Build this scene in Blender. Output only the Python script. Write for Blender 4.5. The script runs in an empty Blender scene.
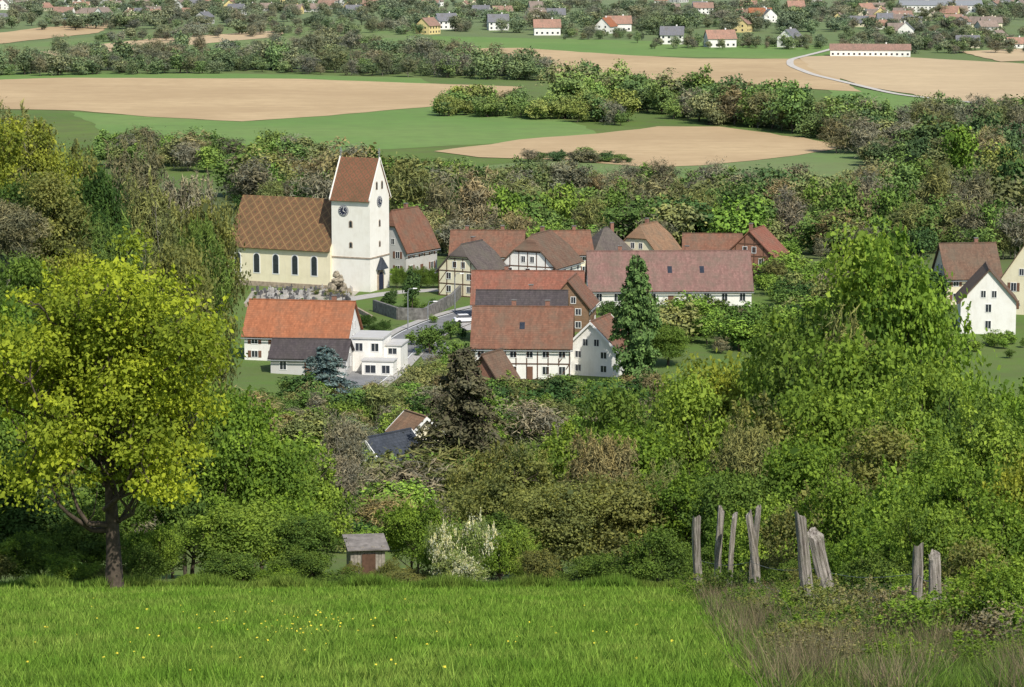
import bpy, math, random
import numpy as np
from mathutils import Vector, Matrix
random.seed(11)
RNG = np.random.default_rng(5)
scene = bpy.context.scene
scene.view_settings.view_transform = 'Standard'
scene.view_settings.look = 'None'
scene.view_settings.exposure = 0

# ------------------------------------------------------------------ image-pixel helpers: pixel coordinates turned into ground positions (eye point = origin)
F = 2844.0
TH = math.atan(436.5 / F)
CT, ST = math.cos(TH), math.sin(TH)
YP = [-60, 0, 100, 150, 330, 420, 545, 600, 700, 900, 940, 40000]
ZP = [12.04, -1.6, -24.34, -35.6, -68.2, -71, -71, -74, -80, -88, -89, -89]
OFF = np.linspace(-10, 10, 9)

def T(x, y):
    x = np.asarray(x, float); y = np.asarray(y, float)
    z = sum(np.interp(y + o, YP, ZP) for o in OFF) / 9.0
    s = np.clip((y - 102) / 60.0, 0, 1); s = s * s * (3 - 2 * s)
    hx = np.clip((-x - 17) / 30, 0, 1); hx = hx * hx * (3 - 2 * hx)
    z = z + 24 * hx * np.exp(-.5 * ((y - 250) / 70.0) ** 2) * s
    w = np.clip((y - 130) / 40, 0, 1) * np.clip((400 - y) / 60, 0, 1) + np.clip((y - 600) / 60, 0, 1) * np.clip((920 - y) / 60, 0, 1)
    z = z + w * (.6 * np.sin(x * .05 + y * .021) + .4 * np.sin(x * .11 - y * .043))
    return z

def ray(px, py):
    dx = (px - 512) / F; dy = (343.5 - py) / F
    vy = CT + dy * ST; vz = -ST + dy * CT
    return dx / vy, vz / vy
YY = np.arange(22, 4200, 1.0)

def hit(px, py):
    sx, sz = ray(px, py)
    g = T(sx * YY, YY) - sz * YY
    i = int(np.argmax(g > 0))
    if g[i] <= 0: i = len(YY) - 1
    y = YY[i]
    return float(sx * y), float(y), float(T(sx * y, y))

def xat(px, Y):
    x = (px - 512) / F * Y * 1.01
    z = float(T(x, Y))
    x = (px - 512) / F * (Y * CT - z * ST)
    return x

# ------------------------------------------------------------------ materials
def newmat(name):
    m = bpy.data.materials.new(name); m.use_nodes = True
    nt = m.node_tree; nt.nodes.clear()
    out = nt.nodes.new('ShaderNodeOutputMaterial')
    return m, nt, out

def N(nt, t, **kw):
    n = nt.nodes.new(t)
    for k, v in kw.items(): setattr(n, k, v)
    return n

def mathn(nt, op, a, b=None, clamp=False):
    n = nt.nodes.new('ShaderNodeMath'); n.operation = op; n.use_clamp = clamp
    for i, v in enumerate((a, b)):
        if v is None: continue
        if isinstance(v, (int, float)): n.inputs[i].default_value = v
        else: nt.links.new(v, n.inputs[i])
    return n.outputs[0]

def mixc(nt, fac, a, b, mode='MIX'):
    n = nt.nodes.new('ShaderNodeMix'); n.data_type = 'RGBA'; n.blend_type = mode
    for idx, v in ((0, fac), (6, a), (7, b)):
        if isinstance(v, (int, float)): n.inputs[idx].default_value = v
        elif isinstance(v, tuple): n.inputs[idx].default_value = (*v, 1)
        else: nt.links.new(v, n.inputs[idx])
    return n.outputs[2]

def noise(nt, coord, scale, detail=4, rough=.55):
    n = nt.nodes.new('ShaderNodeTexNoise')
    n.inputs['Scale'].default_value = scale; n.inputs['Detail'].default_value = detail
    n.inputs['Roughness'].default_value = rough
    if coord is not None: nt.links.new(coord, n.inputs['Vector'])
    return n.outputs['Fac']

def ramp(nt, v, lo, hi):
    n = nt.nodes.new('ShaderNodeMapRange'); n.inputs[1].default_value = lo; n.inputs[2].default_value = hi
    nt.links.new(v, n.inputs[0]); return n.outputs[0]

def principled(nt, out, col, rough=.85, bump=None, bstr=.4, bdist=.05, spec=.3):
    p = nt.nodes.new('ShaderNodeBsdfPrincipled')
    if isinstance(col, tuple): p.inputs['Base Color'].default_value = (*col, 1)
    else: nt.links.new(col, p.inputs['Base Color'])
    p.inputs['Roughness'].default_value = rough
    p.inputs['Specular IOR Level'].default_value = spec
    if bump is not None:
        b = nt.nodes.new('ShaderNodeBump'); b.inputs['Strength'].default_value = bstr; b.inputs['Distance'].default_value = bdist
        nt.links.new(bump, b.inputs['Height']); nt.links.new(b.outputs[0], p.inputs['Normal'])
    nt.links.new(p.outputs[0], out.inputs[0]); return p

def m_stucco(name, col, dirt=(.45, .40, .32), amt=.35):
    m, nt, out = newmat(name)
    tc = N(nt, 'ShaderNodeTexCoord').outputs['Object']
    n1 = noise(nt, tc, .6, 6); n2 = noise(nt, tc, 6, 4)
    mp = N(nt, 'ShaderNodeMapping'); mp.inputs['Scale'].default_value = (1.6, 1.6, .25); nt.links.new(tc, mp.inputs[0])
    n3 = noise(nt, mp.outputs[0], 1, 5, .7)
    f = mathn(nt, 'MULTIPLY', ramp(nt, n1, .45, .75), amt)
    c = mixc(nt, f, col, tuple(a * b for a, b in zip(col, (.72, .68, .6))))
    c = mixc(nt, mathn(nt, 'MULTIPLY', ramp(nt, n3, .5, .75), amt * .7), c, dirt)
    c = mixc(nt, mathn(nt, 'MULTIPLY', ramp(nt, n2, .5, .8), amt * .5), c, dirt)
    principled(nt, out, c, .9, n2, .2, .02); return m

def m_plain(name, col, var=.25, scale=3, rough=.8, spec=.3):
    m, nt, out = newmat(name)
    tc = N(nt, 'ShaderNodeTexCoord').outputs['Object']
    n1 = noise(nt, tc, scale, 5)
    c = mixc(nt, ramp(nt, n1, .3, .7), tuple(a * (1 - var) for a in col), tuple(min(1, a * (1 + var)) for a in col))
    principled(nt, out, c, rough, n1, .3, .02, spec); return m

def m_roof(name, c1, c2, lichen=(.13, .12, .085), la=.5):
    m, nt, out = newmat(name)
    tc = N(nt, 'ShaderNodeTexCoord').outputs['Object']
    sep = N(nt, 'ShaderNodeSeparateXYZ'); nt.links.new(tc, sep.inputs[0])
    n1 = noise(nt, tc, .45, 7, .62); n2 = noise(nt, tc, 3.5, 5, .7)
    mp = N(nt, 'ShaderNodeMapping'); mp.inputs['Scale'].default_value = (1.5, .3, .2); nt.links.new(tc, mp.inputs[0])
    n3 = noise(nt, mp.outputs[0], 1, 4, .65)
    row = mathn(nt, 'FRACT', mathn(nt, 'MULTIPLY', sep.outputs[2], 3.6))
    xoff = mathn(nt, 'FLOOR', mathn(nt, 'MULTIPLY', sep.outputs[2], 3.6))
    colx = mathn(nt, 'FLOOR', mathn(nt, 'ADD', mathn(nt, 'MULTIPLY', sep.outputs[0], 4), mathn(nt, 'MULTIPLY', xoff, .5)))
    cb = N(nt, 'ShaderNodeCombineXYZ'); nt.links.new(colx, cb.inputs[0]); nt.links.new(xoff, cb.inputs[1])
    wn = N(nt, 'ShaderNodeTexWhiteNoise'); nt.links.new(cb.outputs[0], wn.inputs[0])
    c = mixc(nt, ramp(nt, n2, .3, .7), c1, c2)
    c = mixc(nt, mathn(nt, 'MULTIPLY', wn.outputs[0], .45), c, tuple(a * .45 for a in c1))
    c = mixc(nt, mathn(nt, 'MULTIPLY', ramp(nt, n3, .42, .7), .5), c, tuple(a * .5 for a in c1))
    c = mixc(nt, mathn(nt, 'MULTIPLY', ramp(nt, n1, .42, .68), la), c, lichen)
    c = mixc(nt, mathn(nt, 'MULTIPLY', ramp(nt, row, .8, 1.0), .45), c, tuple(a * .35 for a in c1))
    principled(nt, out, c, .8, row, .5, .04); return m

def m_diamond_roof(name, base, base2, line, period, w):
    m, nt, out = newmat(name)
    tc = N(nt, 'ShaderNodeTexCoord').outputs['Object']
    sep = N(nt, 'ShaderNodeSeparateXYZ'); nt.links.new(tc, sep.inputs[0])
    zz = mathn(nt, 'MULTIPLY', sep.outputs[2], 1.05)
    fs = []
    for op in ('ADD', 'SUBTRACT'):
        s = mathn(nt, op, sep.outputs[0], zz)
        fr = mathn(nt, 'FRACT', mathn(nt, 'DIVIDE', mathn(nt, 'ADD', s, 500), period))
        d = mathn(nt, 'ABSOLUTE', mathn(nt, 'SUBTRACT', fr, .5))
        fs.append(mathn(nt, 'LESS_THAN', d, w))
        fs.append(d)
    dia = mathn(nt, 'MAXIMUM', fs[0], fs[2])
    cen = mathn(nt, 'GREATER_THAN', mathn(nt, 'MINIMUM', fs[1], fs[3]), .36)
    n1 = noise(nt, tc, 2.5, 5); n2 = noise(nt, tc, .4, 4)
    c = mixc(nt, ramp(nt, n1, .3, .7), base, base2)
    c = mixc(nt, mathn(nt, 'MULTIPLY', dia, .7), c, line)
    c = mixc(nt, mathn(nt, 'MULTIPLY', cen, .5), c, (.06, .075, .03))
    c = mixc(nt, mathn(nt, 'MULTIPLY', ramp(nt, n2, .42, .7), .5), c, (.10, .07, .035))
    row = mathn(nt, 'FRACT', mathn(nt, 'MULTIPLY', sep.outputs[2], 4))
    principled(nt, out, c, .65, row, .4, .03); return m

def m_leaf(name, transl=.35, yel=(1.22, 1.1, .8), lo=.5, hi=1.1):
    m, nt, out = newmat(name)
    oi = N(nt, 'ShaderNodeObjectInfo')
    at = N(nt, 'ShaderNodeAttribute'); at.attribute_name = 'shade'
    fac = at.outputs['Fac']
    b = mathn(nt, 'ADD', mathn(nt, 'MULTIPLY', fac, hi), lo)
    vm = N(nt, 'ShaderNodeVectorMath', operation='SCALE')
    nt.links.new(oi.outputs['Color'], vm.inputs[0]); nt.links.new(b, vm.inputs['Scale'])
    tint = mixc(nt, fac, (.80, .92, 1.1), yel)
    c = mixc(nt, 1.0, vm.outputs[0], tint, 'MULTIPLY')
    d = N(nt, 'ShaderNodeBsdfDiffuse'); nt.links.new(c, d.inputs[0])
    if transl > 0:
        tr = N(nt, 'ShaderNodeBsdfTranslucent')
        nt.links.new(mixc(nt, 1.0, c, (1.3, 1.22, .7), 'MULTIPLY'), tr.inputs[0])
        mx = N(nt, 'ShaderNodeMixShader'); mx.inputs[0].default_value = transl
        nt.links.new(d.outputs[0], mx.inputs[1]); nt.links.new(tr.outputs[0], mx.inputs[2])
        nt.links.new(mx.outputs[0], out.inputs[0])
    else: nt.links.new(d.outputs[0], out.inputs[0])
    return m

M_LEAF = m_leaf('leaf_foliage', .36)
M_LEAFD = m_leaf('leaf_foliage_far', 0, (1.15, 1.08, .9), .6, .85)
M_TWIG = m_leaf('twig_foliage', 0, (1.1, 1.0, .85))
M_BARK = m_plain('bark', (.075, .058, .042), .4, 6, .95)
M_BARKL = m_plain('bark_light', (.17, .155, .12), .4, 6, .95)

# ------------------------------------------------------------------ mesh helpers
def quad_mesh(name, V, Q, mats, mi=None, shade=None, smooth=False):
    me = bpy.data.meshes.new(name)
    V = np.ascontiguousarray(V, dtype=np.float32); Q = np.ascontiguousarray(Q, dtype=np.int32)
    k = Q.shape[1]
    me.vertices.add(len(V)); me.vertices.foreach_set('co', V.ravel())
    me.loops.add(Q.size); me.loops.foreach_set('vertex_index', Q.ravel())
    me.polygons.add(len(Q)); me.polygons.foreach_set('loop_start', np.arange(0, Q.size, k, dtype=np.int32))
    if mi is not None: me.polygons.foreach_set('material_index', np.asarray(mi, dtype=np.int32))
    for m in mats: me.materials.append(m)
    me.update(calc_edges=True)
    if shade is not None:
        a = me.attributes.new('shade', 'FLOAT', 'FACE'); a.data.foreach_set('value', np.asarray(shade, dtype=np.float32))
    if smooth: me.polygons.foreach_set('use_smooth', np.ones(len(Q), dtype=bool))
    return me

def add_obj(name, data, loc=(0, 0, 0), rot=0, scale=(1, 1, 1), parent=None, color=None):
    o = bpy.data.objects.new(name, data)
    scene.collection.objects.link(o)
    o.location = loc; o.rotation_euler = (0, 0, rot) if isinstance(rot, (int, float)) else rot
    o.scale = scale
    if parent is not None: o.parent = parent
    if color is not None: o.color = (*color, 1)
    return o

def norm(a): return a / (np.linalg.norm(a, axis=-1, keepdims=True) + 1e-9)

def tube(pts, rad, k=5):
    pts = np.asarray(pts, float); n = len(pts)
    t = np.gradient(pts, axis=0); t = norm(t)
    ref = np.array([0.31, 0.95, 0.05]); a = norm(np.cross(t, ref)); b = np.cross(t, a)
    ang = np.linspace(0, 2 * np.pi, k, endpoint=False)
    V = pts[:, None, :] + np.asarray(rad)[:, None, None] * (np.cos(ang)[None, :, None] * a[:, None, :] + np.sin(ang)[None, :, None] * b[:, None, :])
    V = V.reshape(-1, 3); Q = []
    for i in range(n - 1):
        for j in range(k):
            Q.append((i * k + j, i * k + (j + 1) % k, (i + 1) * k + (j + 1) % k, (i + 1) * k + j))
    return V, np.array(Q)

class Acc:
    def __init__(s): s.V = []; s.Q = []; s.M = []; s.S = []; s.n = 0
    def add(s, V, Q, m, sh):
        s.V.append(V); s.Q.append(Q + s.n); s.n += len(V)
        s.M.append(np.full(len(Q), m)); s.S.append(np.broadcast_to(sh, (len(Q),)).astype(float))
    def mesh(s, name, mats):
        return quad_mesh(name, np.concatenate(s.V), np.concatenate(s.Q), mats, np.concatenate(s.M), np.concatenate(s.S))

def leaves(acc, rng, P, out, size, elong, shade, up=.55, rand=.8, wid=.5):
    n = len(P)
    nn = norm(rng.normal(size=(n, 3)) * rand + out * .8 + np.array([0, 0, up]))
    t1 = norm(np.cross(nn, rng.normal(size=(n, 3)))); t2 = np.cross(nn, t1)
    L = size * np.exp(rng.normal(0, .28, n))[:, None]
    a = t1 * L * elong; b = t2 * L * wid
    c = nn * L * .12
    V = np.stack([P - a, P + b + c, P + a, P - b + c], 1).reshape(-1, 3)
    Q = np.arange(n * 4).reshape(-1, 4)
    acc.add(V, Q, 1, shade)

def make_tree(name, seed, H, W, base, tr, n_prim, n_cl, n_leaf, leaf, cr, elong=.75, stems=1, twig=False, bark=None, rho_p=.42, flat=.5, off=(0, 0), shoots=0, far=False, up=.55, sway=1.0):
    rng = np.random.default_rng(seed); acc = Acc()
    zc = (base + H) / 2; ax = np.array([W / 2, W / 2, (H - base) / 2]) * .9
    center = np.array([off[0], off[1], zc])
    lob = norm(rng.normal(size=(10, 3)) * [1, 1, .8])
    d = norm(rng.normal(size=(n_cl, 3)))
    f = .48 + .60 * np.max(np.clip(d @ lob.T, 0, 1) ** 5, axis=1)
    rho = rng.random(n_cl) ** rho_p
    C = center + d * ax * (f * rho)[:, None]
    C[:, 2] = np.maximum(C[:, 2], base + rng.random(n_cl) * .05 * H)
    trunks = []
    for s in range(stems):
        st = np.array([0, 0, 0.]) if stems == 1 else np.append(rng.normal(0, W * .08, 2), 0)
        tip = np.array([off[0] * .8, off[1] * .8, H * .8]) + np.append(rng.normal(0, W * (.04 if stems == 1 else .18), 2), 0) * sway
        t = np.linspace(0, 1, 9)[:, None]
        pts = st + (tip - st) * t + rng.normal(0, W * .022 * sway, (9, 3)) * (t > 0) * [1, 1, .2]
        pts[0, 2] = -.5
        rad = tr / math.sqrt(stems) * (1 - .88 * t[:, 0]); rad[0] *= 1.35
        V, Q = tube(pts, rad, 7); acc.add(V, Q, 0, .5); trunks.append(pts)
    anchors = [np.concatenate([p[2:] for p in trunks])]
    order = np.argsort(-rho)[:n_prim]
    for i in order:
        c = C[i]; tk = trunks[rng.integers(stems)]
        hd = np.hypot(c[0] - tk[4, 0], c[1] - tk[4, 1])
        zs = np.clip(c[2] - hd * .75, base * .75 + .05 * H, H * .68)
        s = np.array([np.interp(zs, tk[:, 2], tk[:, k]) for k in range(3)])
        t = np.linspace(0, 1, 6)[:, None]
        mid = np.array([0, 0, -.06 * hd]) * np.sin(np.pi * t)
        pts = s + (c - s) * t + mid + rng.normal(0, .025 * W, (6, 3)) * (t > 0) * (t < 1)
        rad = tr * .42 * (1 - zs / H * .6) * (1 - .85 * t[:, 0]) / math.sqrt(stems) ** .5
        V, Q = tube(pts, rad, 5); acc.add(V, Q, 0, .5); anchors.append(pts[1:])
    A = np.concatenate(anchors)
    for i in range(n_cl):
        dd = np.linalg.norm(A - C[i] + np.array([0, 0, .1 * H]), axis=1); j = np.argmin(dd)
        t = np.linspace(0, 1, 4)[:, None]
        pts = A[j] + (C[i] - A[j]) * t + rng.normal(0, .012 * W, (4, 3)) * (t > 0)
        V, Q = tube(pts, tr * .11 * (1 - .75 * t[:, 0]), 3 if far else 4); acc.add(V, Q, 0, .5)
    csz = np.exp(rng.normal(0, .38, n_cl)); pr = csz ** 2; pr /= pr.sum()
    idx = rng.choice(n_cl, n_leaf, p=pr)
    g = norm(rng.normal(size=(n_leaf, 3))) * (rng.random(n_leaf) ** .5)[:, None] * 1.55 * [1, 1, flat]
    g += rng.normal(0, .22, (n_leaf, 3))
    P = C[idx] + g * (cr * csz[idx])[:, None]
    P[:, 2] = np.maximum(P[:, 2], .05 + .1 * rng.random(n_leaf))
    out = norm(norm(P - center * [1, 1, .9]) + .8 * norm(g))
    csh = rng.random(n_cl)
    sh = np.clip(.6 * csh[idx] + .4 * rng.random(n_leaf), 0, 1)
    wid = .16 if twig else .5
    if shoots:
        top = np.argsort(-(C[:, 2] + rho * H * .3))[:int(n_cl * .7)]
        k = rng.choice(top, shoots); Ls = H * (.04 + .07 * rng.random(shoots))
        dr = norm(np.column_stack([rng.normal(0, .45, (shoots, 2)), np.ones(shoots)]))
        m_ = 30
        tt = rng.random((shoots, m_)) ** .8
        PS = C[k][:, None, :] + dr[:, None, :] * (tt * Ls[:, None])[..., None] + rng.normal(0, .15 * cr, (shoots, m_, 3)) * (1.3 - tt)[..., None]
        PS += (dr * cr * .25)[:, None, :]
        P = np.concatenate([P, PS.reshape(-1, 3)]); out = np.concatenate([out, norm(rng.normal(size=(shoots * m_, 3)))])
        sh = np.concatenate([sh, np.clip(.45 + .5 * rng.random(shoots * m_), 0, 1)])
    leaves(acc, rng, P, out, leaf, elong, sh, wid=wid, up=up)
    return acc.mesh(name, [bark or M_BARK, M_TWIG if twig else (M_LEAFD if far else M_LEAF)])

def make_conifer(name, seed, H, W, n_leaf, leaf, droop=.25, dens=1.0, prof='cone', rag=.6):
    rng = np.random.default_rng(seed); acc = Acc()
    V, Q = tube(np.array([[0, 0, -.5], [0, 0, H * .5], [0, 0, H * .97]]), [H * .022, H * .012, .02], 6); acc.add(V, Q, 0, .5)
    nb = int(150 * dens); z = H * (.03 + .94 * (np.arange(nb) / nb) ** .9); u = z / H
    ang = np.arange(nb) * 2.399 + rng.normal(0, .3, nb)
    if prof == 'cone': pf = (1 - u) ** .6
    else: pf = np.sin(np.pi * np.clip(.18 + .80 * u, 0, 1)) ** .7 * (1 - .25 * u)
    r = W / 2 * pf * (1 - rag / 2 + rag * rng.random(nb)) + .03 * W
    for i in range(nb):
        d = np.array([math.cos(ang[i]), math.sin(ang[i]), 0])
        e = d * r[i] + [0, 0, z[i] - droop * r[i]]
        V, Q = tube(np.array([[0, 0, z[i]], d * r[i] * .5 + [0, 0, z[i] + .02 * H], e]), [.06, .04, .015], 4); acc.add(V, Q, 0, .5)
    p = r / r.sum(); idx = rng.choice(nb, n_leaf, p=p); t = rng.random(n_leaf) ** .6
    D = np.stack([np.cos(ang[idx]), np.sin(ang[idx]), np.zeros(n_leaf)], 1)
    S = np.stack([-D[:, 1], D[:, 0], D[:, 2]], 1)
    P = D * (r[idx] * t)[:, None] + S * (rng.normal(0, .18, n_leaf) * r[idx] * (1.1 - .6 * t))[:, None]
    P[:, 2] += z[idx] - droop * r[idx] * t ** 1.5 + rng.normal(0, .012 * H, n_leaf)
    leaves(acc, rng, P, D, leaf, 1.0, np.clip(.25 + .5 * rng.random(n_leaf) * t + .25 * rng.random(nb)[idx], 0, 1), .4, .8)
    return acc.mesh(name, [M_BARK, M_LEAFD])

# mesh library of the scene (built here, reused as linked data)
HI = [make_tree('broadleaf_a', 1, 10, 8.5, .8, .2, 14, 120, 21000, .14, .62, shoots=100),
      make_tree('broadleaf_b', 2, 10, 8.5, .5, .2, 12, 90, 20000, .145, .74, shoots=70),
      make_tree('broadleaf_c', 3, 10, 8.5, .9, .18, 16, 160, 21000, .135, .52, shoots=130),
      make_tree('broadleaf_d', 4, 10, 8.5, .4, .18, 12, 110, 19000, .145, .60, stems=3, shoots=130),
      make_tree('broadleaf_e', 5, 10, 8.5, 1.2, .2, 18, 130, 14000, .135, .50, stems=2, shoots=100)]
SH = [make_tree('shrub_a', 11, 4, 4.4, .1, .06, 14, 100, 12000, .068, .29, stems=5, shoots=150),
      make_tree('shrub_b', 12, 4, 4.4, .05, .06, 12, 80, 12000, .07, .33, stems=6, shoots=120),
      make_tree('shrub_c', 13, 4, 4.4, .15, .05, 16, 120, 11000, .065, .25, stems=5, shoots=200)]
SPR = [make_tree('sprawl_a', 15, 2, 2.6, .05, .02, 20, 70, 2300, .042, .2, stems=9, shoots=60, bark=M_BARKL),
       make_tree('sprawl_b', 16, 2, 2.6, .05, .02, 24, 80, 1500, .042, .18, stems=10, shoots=50, bark=M_BARKL)]
TWH = [make_tree('budding_a', 21, 10, 7, 1.2, .16, 22, 240, 15000, .17, .42, 1.2, twig=True, bark=M_BARKL, shoots=200),
       make_tree('budding_b', 22, 10, 7, 1.0, .16, 20, 220, 13000, .17, .42, 1.2, twig=True, bark=M_BARKL, stems=2, shoots=200)]
LO = [make_tree('dist_tree_a', 31, 12, 10.5, .3, .25, 6, 50, 2600, .38, 1.05, far=True, shoots=12),
      make_tree('dist_tree_b', 32, 12, 9.5, .2, .25, 6, 40, 2400, .40, 1.1, far=True, shoots=10),
      make_tree('dist_tree_c', 33, 12, 8.5, .3, .25, 6, 46, 2400, .38, .9, far=True, shoots=16),
      make_tree('dist_tree_d', 34, 12, 11.5, .2, .25, 6, 56, 2600, .40, .95, stems=2, far=True, shoots=10),
      make_tree('dist_tree_e', 35, 12, 8, .4, .25, 6, 40, 1900, .38, .9, far=True, shoots=18)]
TWL = [make_tree('dist_bud_a', 41, 12, 9.5, .5, .2, 10, 60, 2800, .40, .9, 1.3, twig=True, bark=M_BARKL, far=True, shoots=20),
       make_tree('dist_bud_b', 42, 12, 8.5, .5, .2, 10, 60, 2400, .40, .9, 1.3, twig=True, bark=M_BARKL, far=True, shoots=20)]
CON = make_conifer('spruce', 51, 12, 6.5, 15000, .15, rag=1.1)
COL = make_conifer('columnar', 53, 12, 5, 15000, .17, .1, prof='col', rag=.8)
OAK = make_tree('oak', 76, 13.9, 12.2, 1.9, .33, 30, 230, 60000, .11, .58, rho_p=.52, flat=.42, off=(.2, 0), shoots=60, sway=.35)

# colours (linear albedo)
FR = (.15, .235, .04); YG = (.235, .27, .05); OY = (.25, .30, .035); DG = (.065, .115, .035); OL = (.185, .20, .07)
MG = (.115, .18, .042); GB = (.22, .205, .135); RU = (.25, .215, .10); BR = (.18, .17, .095); LG = (.185, .27, .05)

def jit(c, a=.12):
    k = 1 + random.uniform(-a, a)
    return tuple(max(.005, v * k * (1 + random.uniform(-a * .3, a * .3))) for v in c)

def tree(name, mesh, px, Y, top, wpx, color, dz=0, baseH=10, baseW=8.5, parent=None, ratio=.52):
    x = xat(px, Y); z = float(T(x, Y))
    zt = ray(px, top)[1] * Y
    H = max(.6, zt - z); w = wpx / F * Y * 1.012
    sw = w / baseW
    if mesh in HI or mesh in TWH: sw = max(sw, ratio * H / baseH)
    return add_obj(name, mesh, (x, Y, z + dz), random.uniform(0, 6.28) if mesh is not OAK else 0, (sw, sw, H / baseH), parent, jit(color, .08))

# ------------------------------------------------------------------ ground sheet
def m_ground():
    m, nt, out = newmat('ground_grass')
    g = N(nt, 'ShaderNodeNewGeometry').outputs['Position']
    sep = N(nt, 'ShaderNodeSeparateXYZ'); nt.links.new(g, sep.inputs[0])
    n1 = noise(nt, g, .02, 6); n2 = noise(nt, g, .35, 6, .7); n3 = noise(nt, g, 4, 4); n4 = noise(nt, g, .004, 3); n5 = noise(nt, g, .07, 5, .65)
    c = mixc(nt, ramp(nt, n1, .38, .62), (.10, .18, .035), (.15, .21, .05))
    c = mixc(nt, mathn(nt, 'MULTIPLY', ramp(nt, n2, .4, .7), .55), c, (.17, .16, .08))
    c = mixc(nt, mathn(nt, 'MULTIPLY', ramp(nt, n4, .4, .6), .4), c, (.12, .20, .05))
    c = mixc(nt, mathn(nt, 'MULTIPLY', ramp(nt, n5, .45, .6), .5), c, (.13, .14, .06))
    wood = mathn(nt, 'MULTIPLY', ramp(nt, sep.outputs[1], 545, 590), mathn(nt, 'SUBTRACT', 1.0, ramp(nt, sep.outputs[1], 860, 930)))
    c = mixc(nt, mathn(nt, 'MULTIPLY', wood, .7), c, (.13, .15, .065))
    c = mixc(nt, mathn(nt, 'MULTIPLY', n3, .4), c, (.05, .09, .02))
    c = mixc(nt, mathn(nt, 'MULTIPLY', ramp(nt, sep.outputs[1], 1200, 2600), .6), c, (.21, .25, .15))  # paler with distance: haze painted into the ground colour
    principled(nt, out, c, .95, n3, .5, .05, .1); return m

def cat(*a): return np.unique(np.concatenate(a))
ys = cat(np.arange(-60, 110, 3), np.arange(110, 1000, 8), np.arange(1000, 3000, 60), np.geomspace(3000, 30000, 20))
xp = cat(np.arange(0, 60, 3), np.arange(60, 260, 10), np.arange(260, 900, 60), np.geomspace(900, 20000, 16))
xs = np.unique(np.concatenate([-xp, xp]))
GX, GY = np.meshgrid(xs, ys); GZ = T(GX, GY)
nx, ny = len(xs), len(ys)
ii = (np.arange(ny - 1)[:, None] * nx + np.arange(nx - 1)[None, :]).ravel()
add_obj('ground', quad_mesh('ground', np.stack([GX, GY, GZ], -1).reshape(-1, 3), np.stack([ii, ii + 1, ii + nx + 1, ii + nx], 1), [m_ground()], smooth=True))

# ------------------------------------------------------------------ fields on the plain, colours paled to stand in for haze
def m_field(name, c1, c2, c3, ang, stripe=.15):
    m, nt, out = newmat(name)
    g = N(nt, 'ShaderNodeNewGeometry').outputs['Position']
    mp = N(nt, 'ShaderNodeMapping'); mp.inputs['Rotation'].default_value = (0, 0, ang); mp.inputs['Scale'].default_value = (.02, .25, 1)
    nt.links.new(g, mp.inputs[0])
    ns = noise(nt, mp.outputs[0], 1, 3); n1 = noise(nt, g, .012, 5); n2 = noise(nt, g, .12, 6, .7)
    c = mixc(nt, ramp(nt, n1, .38, .62), c1, c2)
    c = mixc(nt, mathn(nt, 'MULTIPLY', ramp(nt, n2, .4, .7), .55), c, c3)
    c = mixc(nt, mathn(nt, 'MULTIPLY', ramp(nt, ns, .4, .62), stripe * 2.6), c, c3)
    principled(nt, out, c, .95, None, spec=.1); return m
M_SOIL = m_field('ploughed_soil', (.54, .40, .23), (.45, .325, .185), (.38, .27, .15), .35)
M_SOIL2 = m_field('ploughed_soil_light', (.56, .43, .26), (.49, .37, .225), (.43, .32, .195), -.5)
M_CROP = m_field('green_crop', (.14, .25, .065), (.18, .27, .08), (.13, .18, .065), .2, .1)
M_CROP2 = m_field('green_meadow_far', (.15, .24, .075), (.18, .22, .09), (.15, .17, .08), -.2, .1)
lay = [0]

def field(name, pts, mat, jitter=1.5):
    lay[0] += 1
    P = [hit(*p)[:2] for p in pts]; out = []
    rr = random.Random(lay[0])
    for i in range(len(P)):
        a = np.array(P[i]); b = np.array(P[(i + 1) % len(P)]); L = np.linalg.norm(b - a); k = max(1, min(24, int(L / 12)))
        for j in range(k):
            q = a + (b - a) * j / k + np.array([rr.uniform(-1, 1), rr.uniform(-1, 1)]) * jitter
            out.append((q[0], q[1], -89 + .03 + .02 * lay[0]))
    me = bpy.data.meshes.new(name); me.from_pydata(out, [], [list(range(len(out)))]); me.materials.append(mat)
    add_obj(name, me)
field('green_field', [(70, 112), (240, 122), (440, 106), (520, 112), (580, 124), (606, 138), (450, 146), (330, 152), (180, 152), (110, 134)], M_CROP)
field('green_field', [(430, 172), (560, 158), (660, 166), (860, 148), (950, 152), (960, 178), (820, 196), (650, 190), (520, 186)], M_CROP2)
field('green_field', [(-60, 74), (200, 73), (420, 78), (430, 84), (200, 81), (-60, 82)], M_CROP)
field('green_field', [(430, 36), (600, 40), (830, 46), (900, 60), (820, 60), (600, 55), (440, 47)], M_CROP)
field('green_field', [(815, 82), (880, 92), (1024, 108), (1120, 112), (1120, 140), (960, 135), (880, 118), (840, 100)], M_CROP)
field('green_field', [(-60, 50), (60, 40), (250, 24), (420, 26), (420, 40), (200, 58), (-60, 66)], M_CROP2)
field('ploughed_field', [(-60, 82), (60, 78), (300, 79), (430, 84), (522, 87), (510, 94), (440, 106), (330, 116), (240, 122), (150, 117), (80, 111), (-60, 108)], M_SOIL)
field('ploughed_field', [(436, 152), (520, 140), (600, 134), (660, 127), (720, 127), (800, 138), (852, 147), (800, 156), (700, 166), (650, 168), (560, 160), (480, 158)], M_SOIL)
field('ploughed_field', [(455, 49), (520, 48), (620, 55), (700, 59), (800, 59), (835, 76), (860, 92), (790, 88), (700, 82), (560, 75), (455, 66)], M_SOIL)
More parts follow.
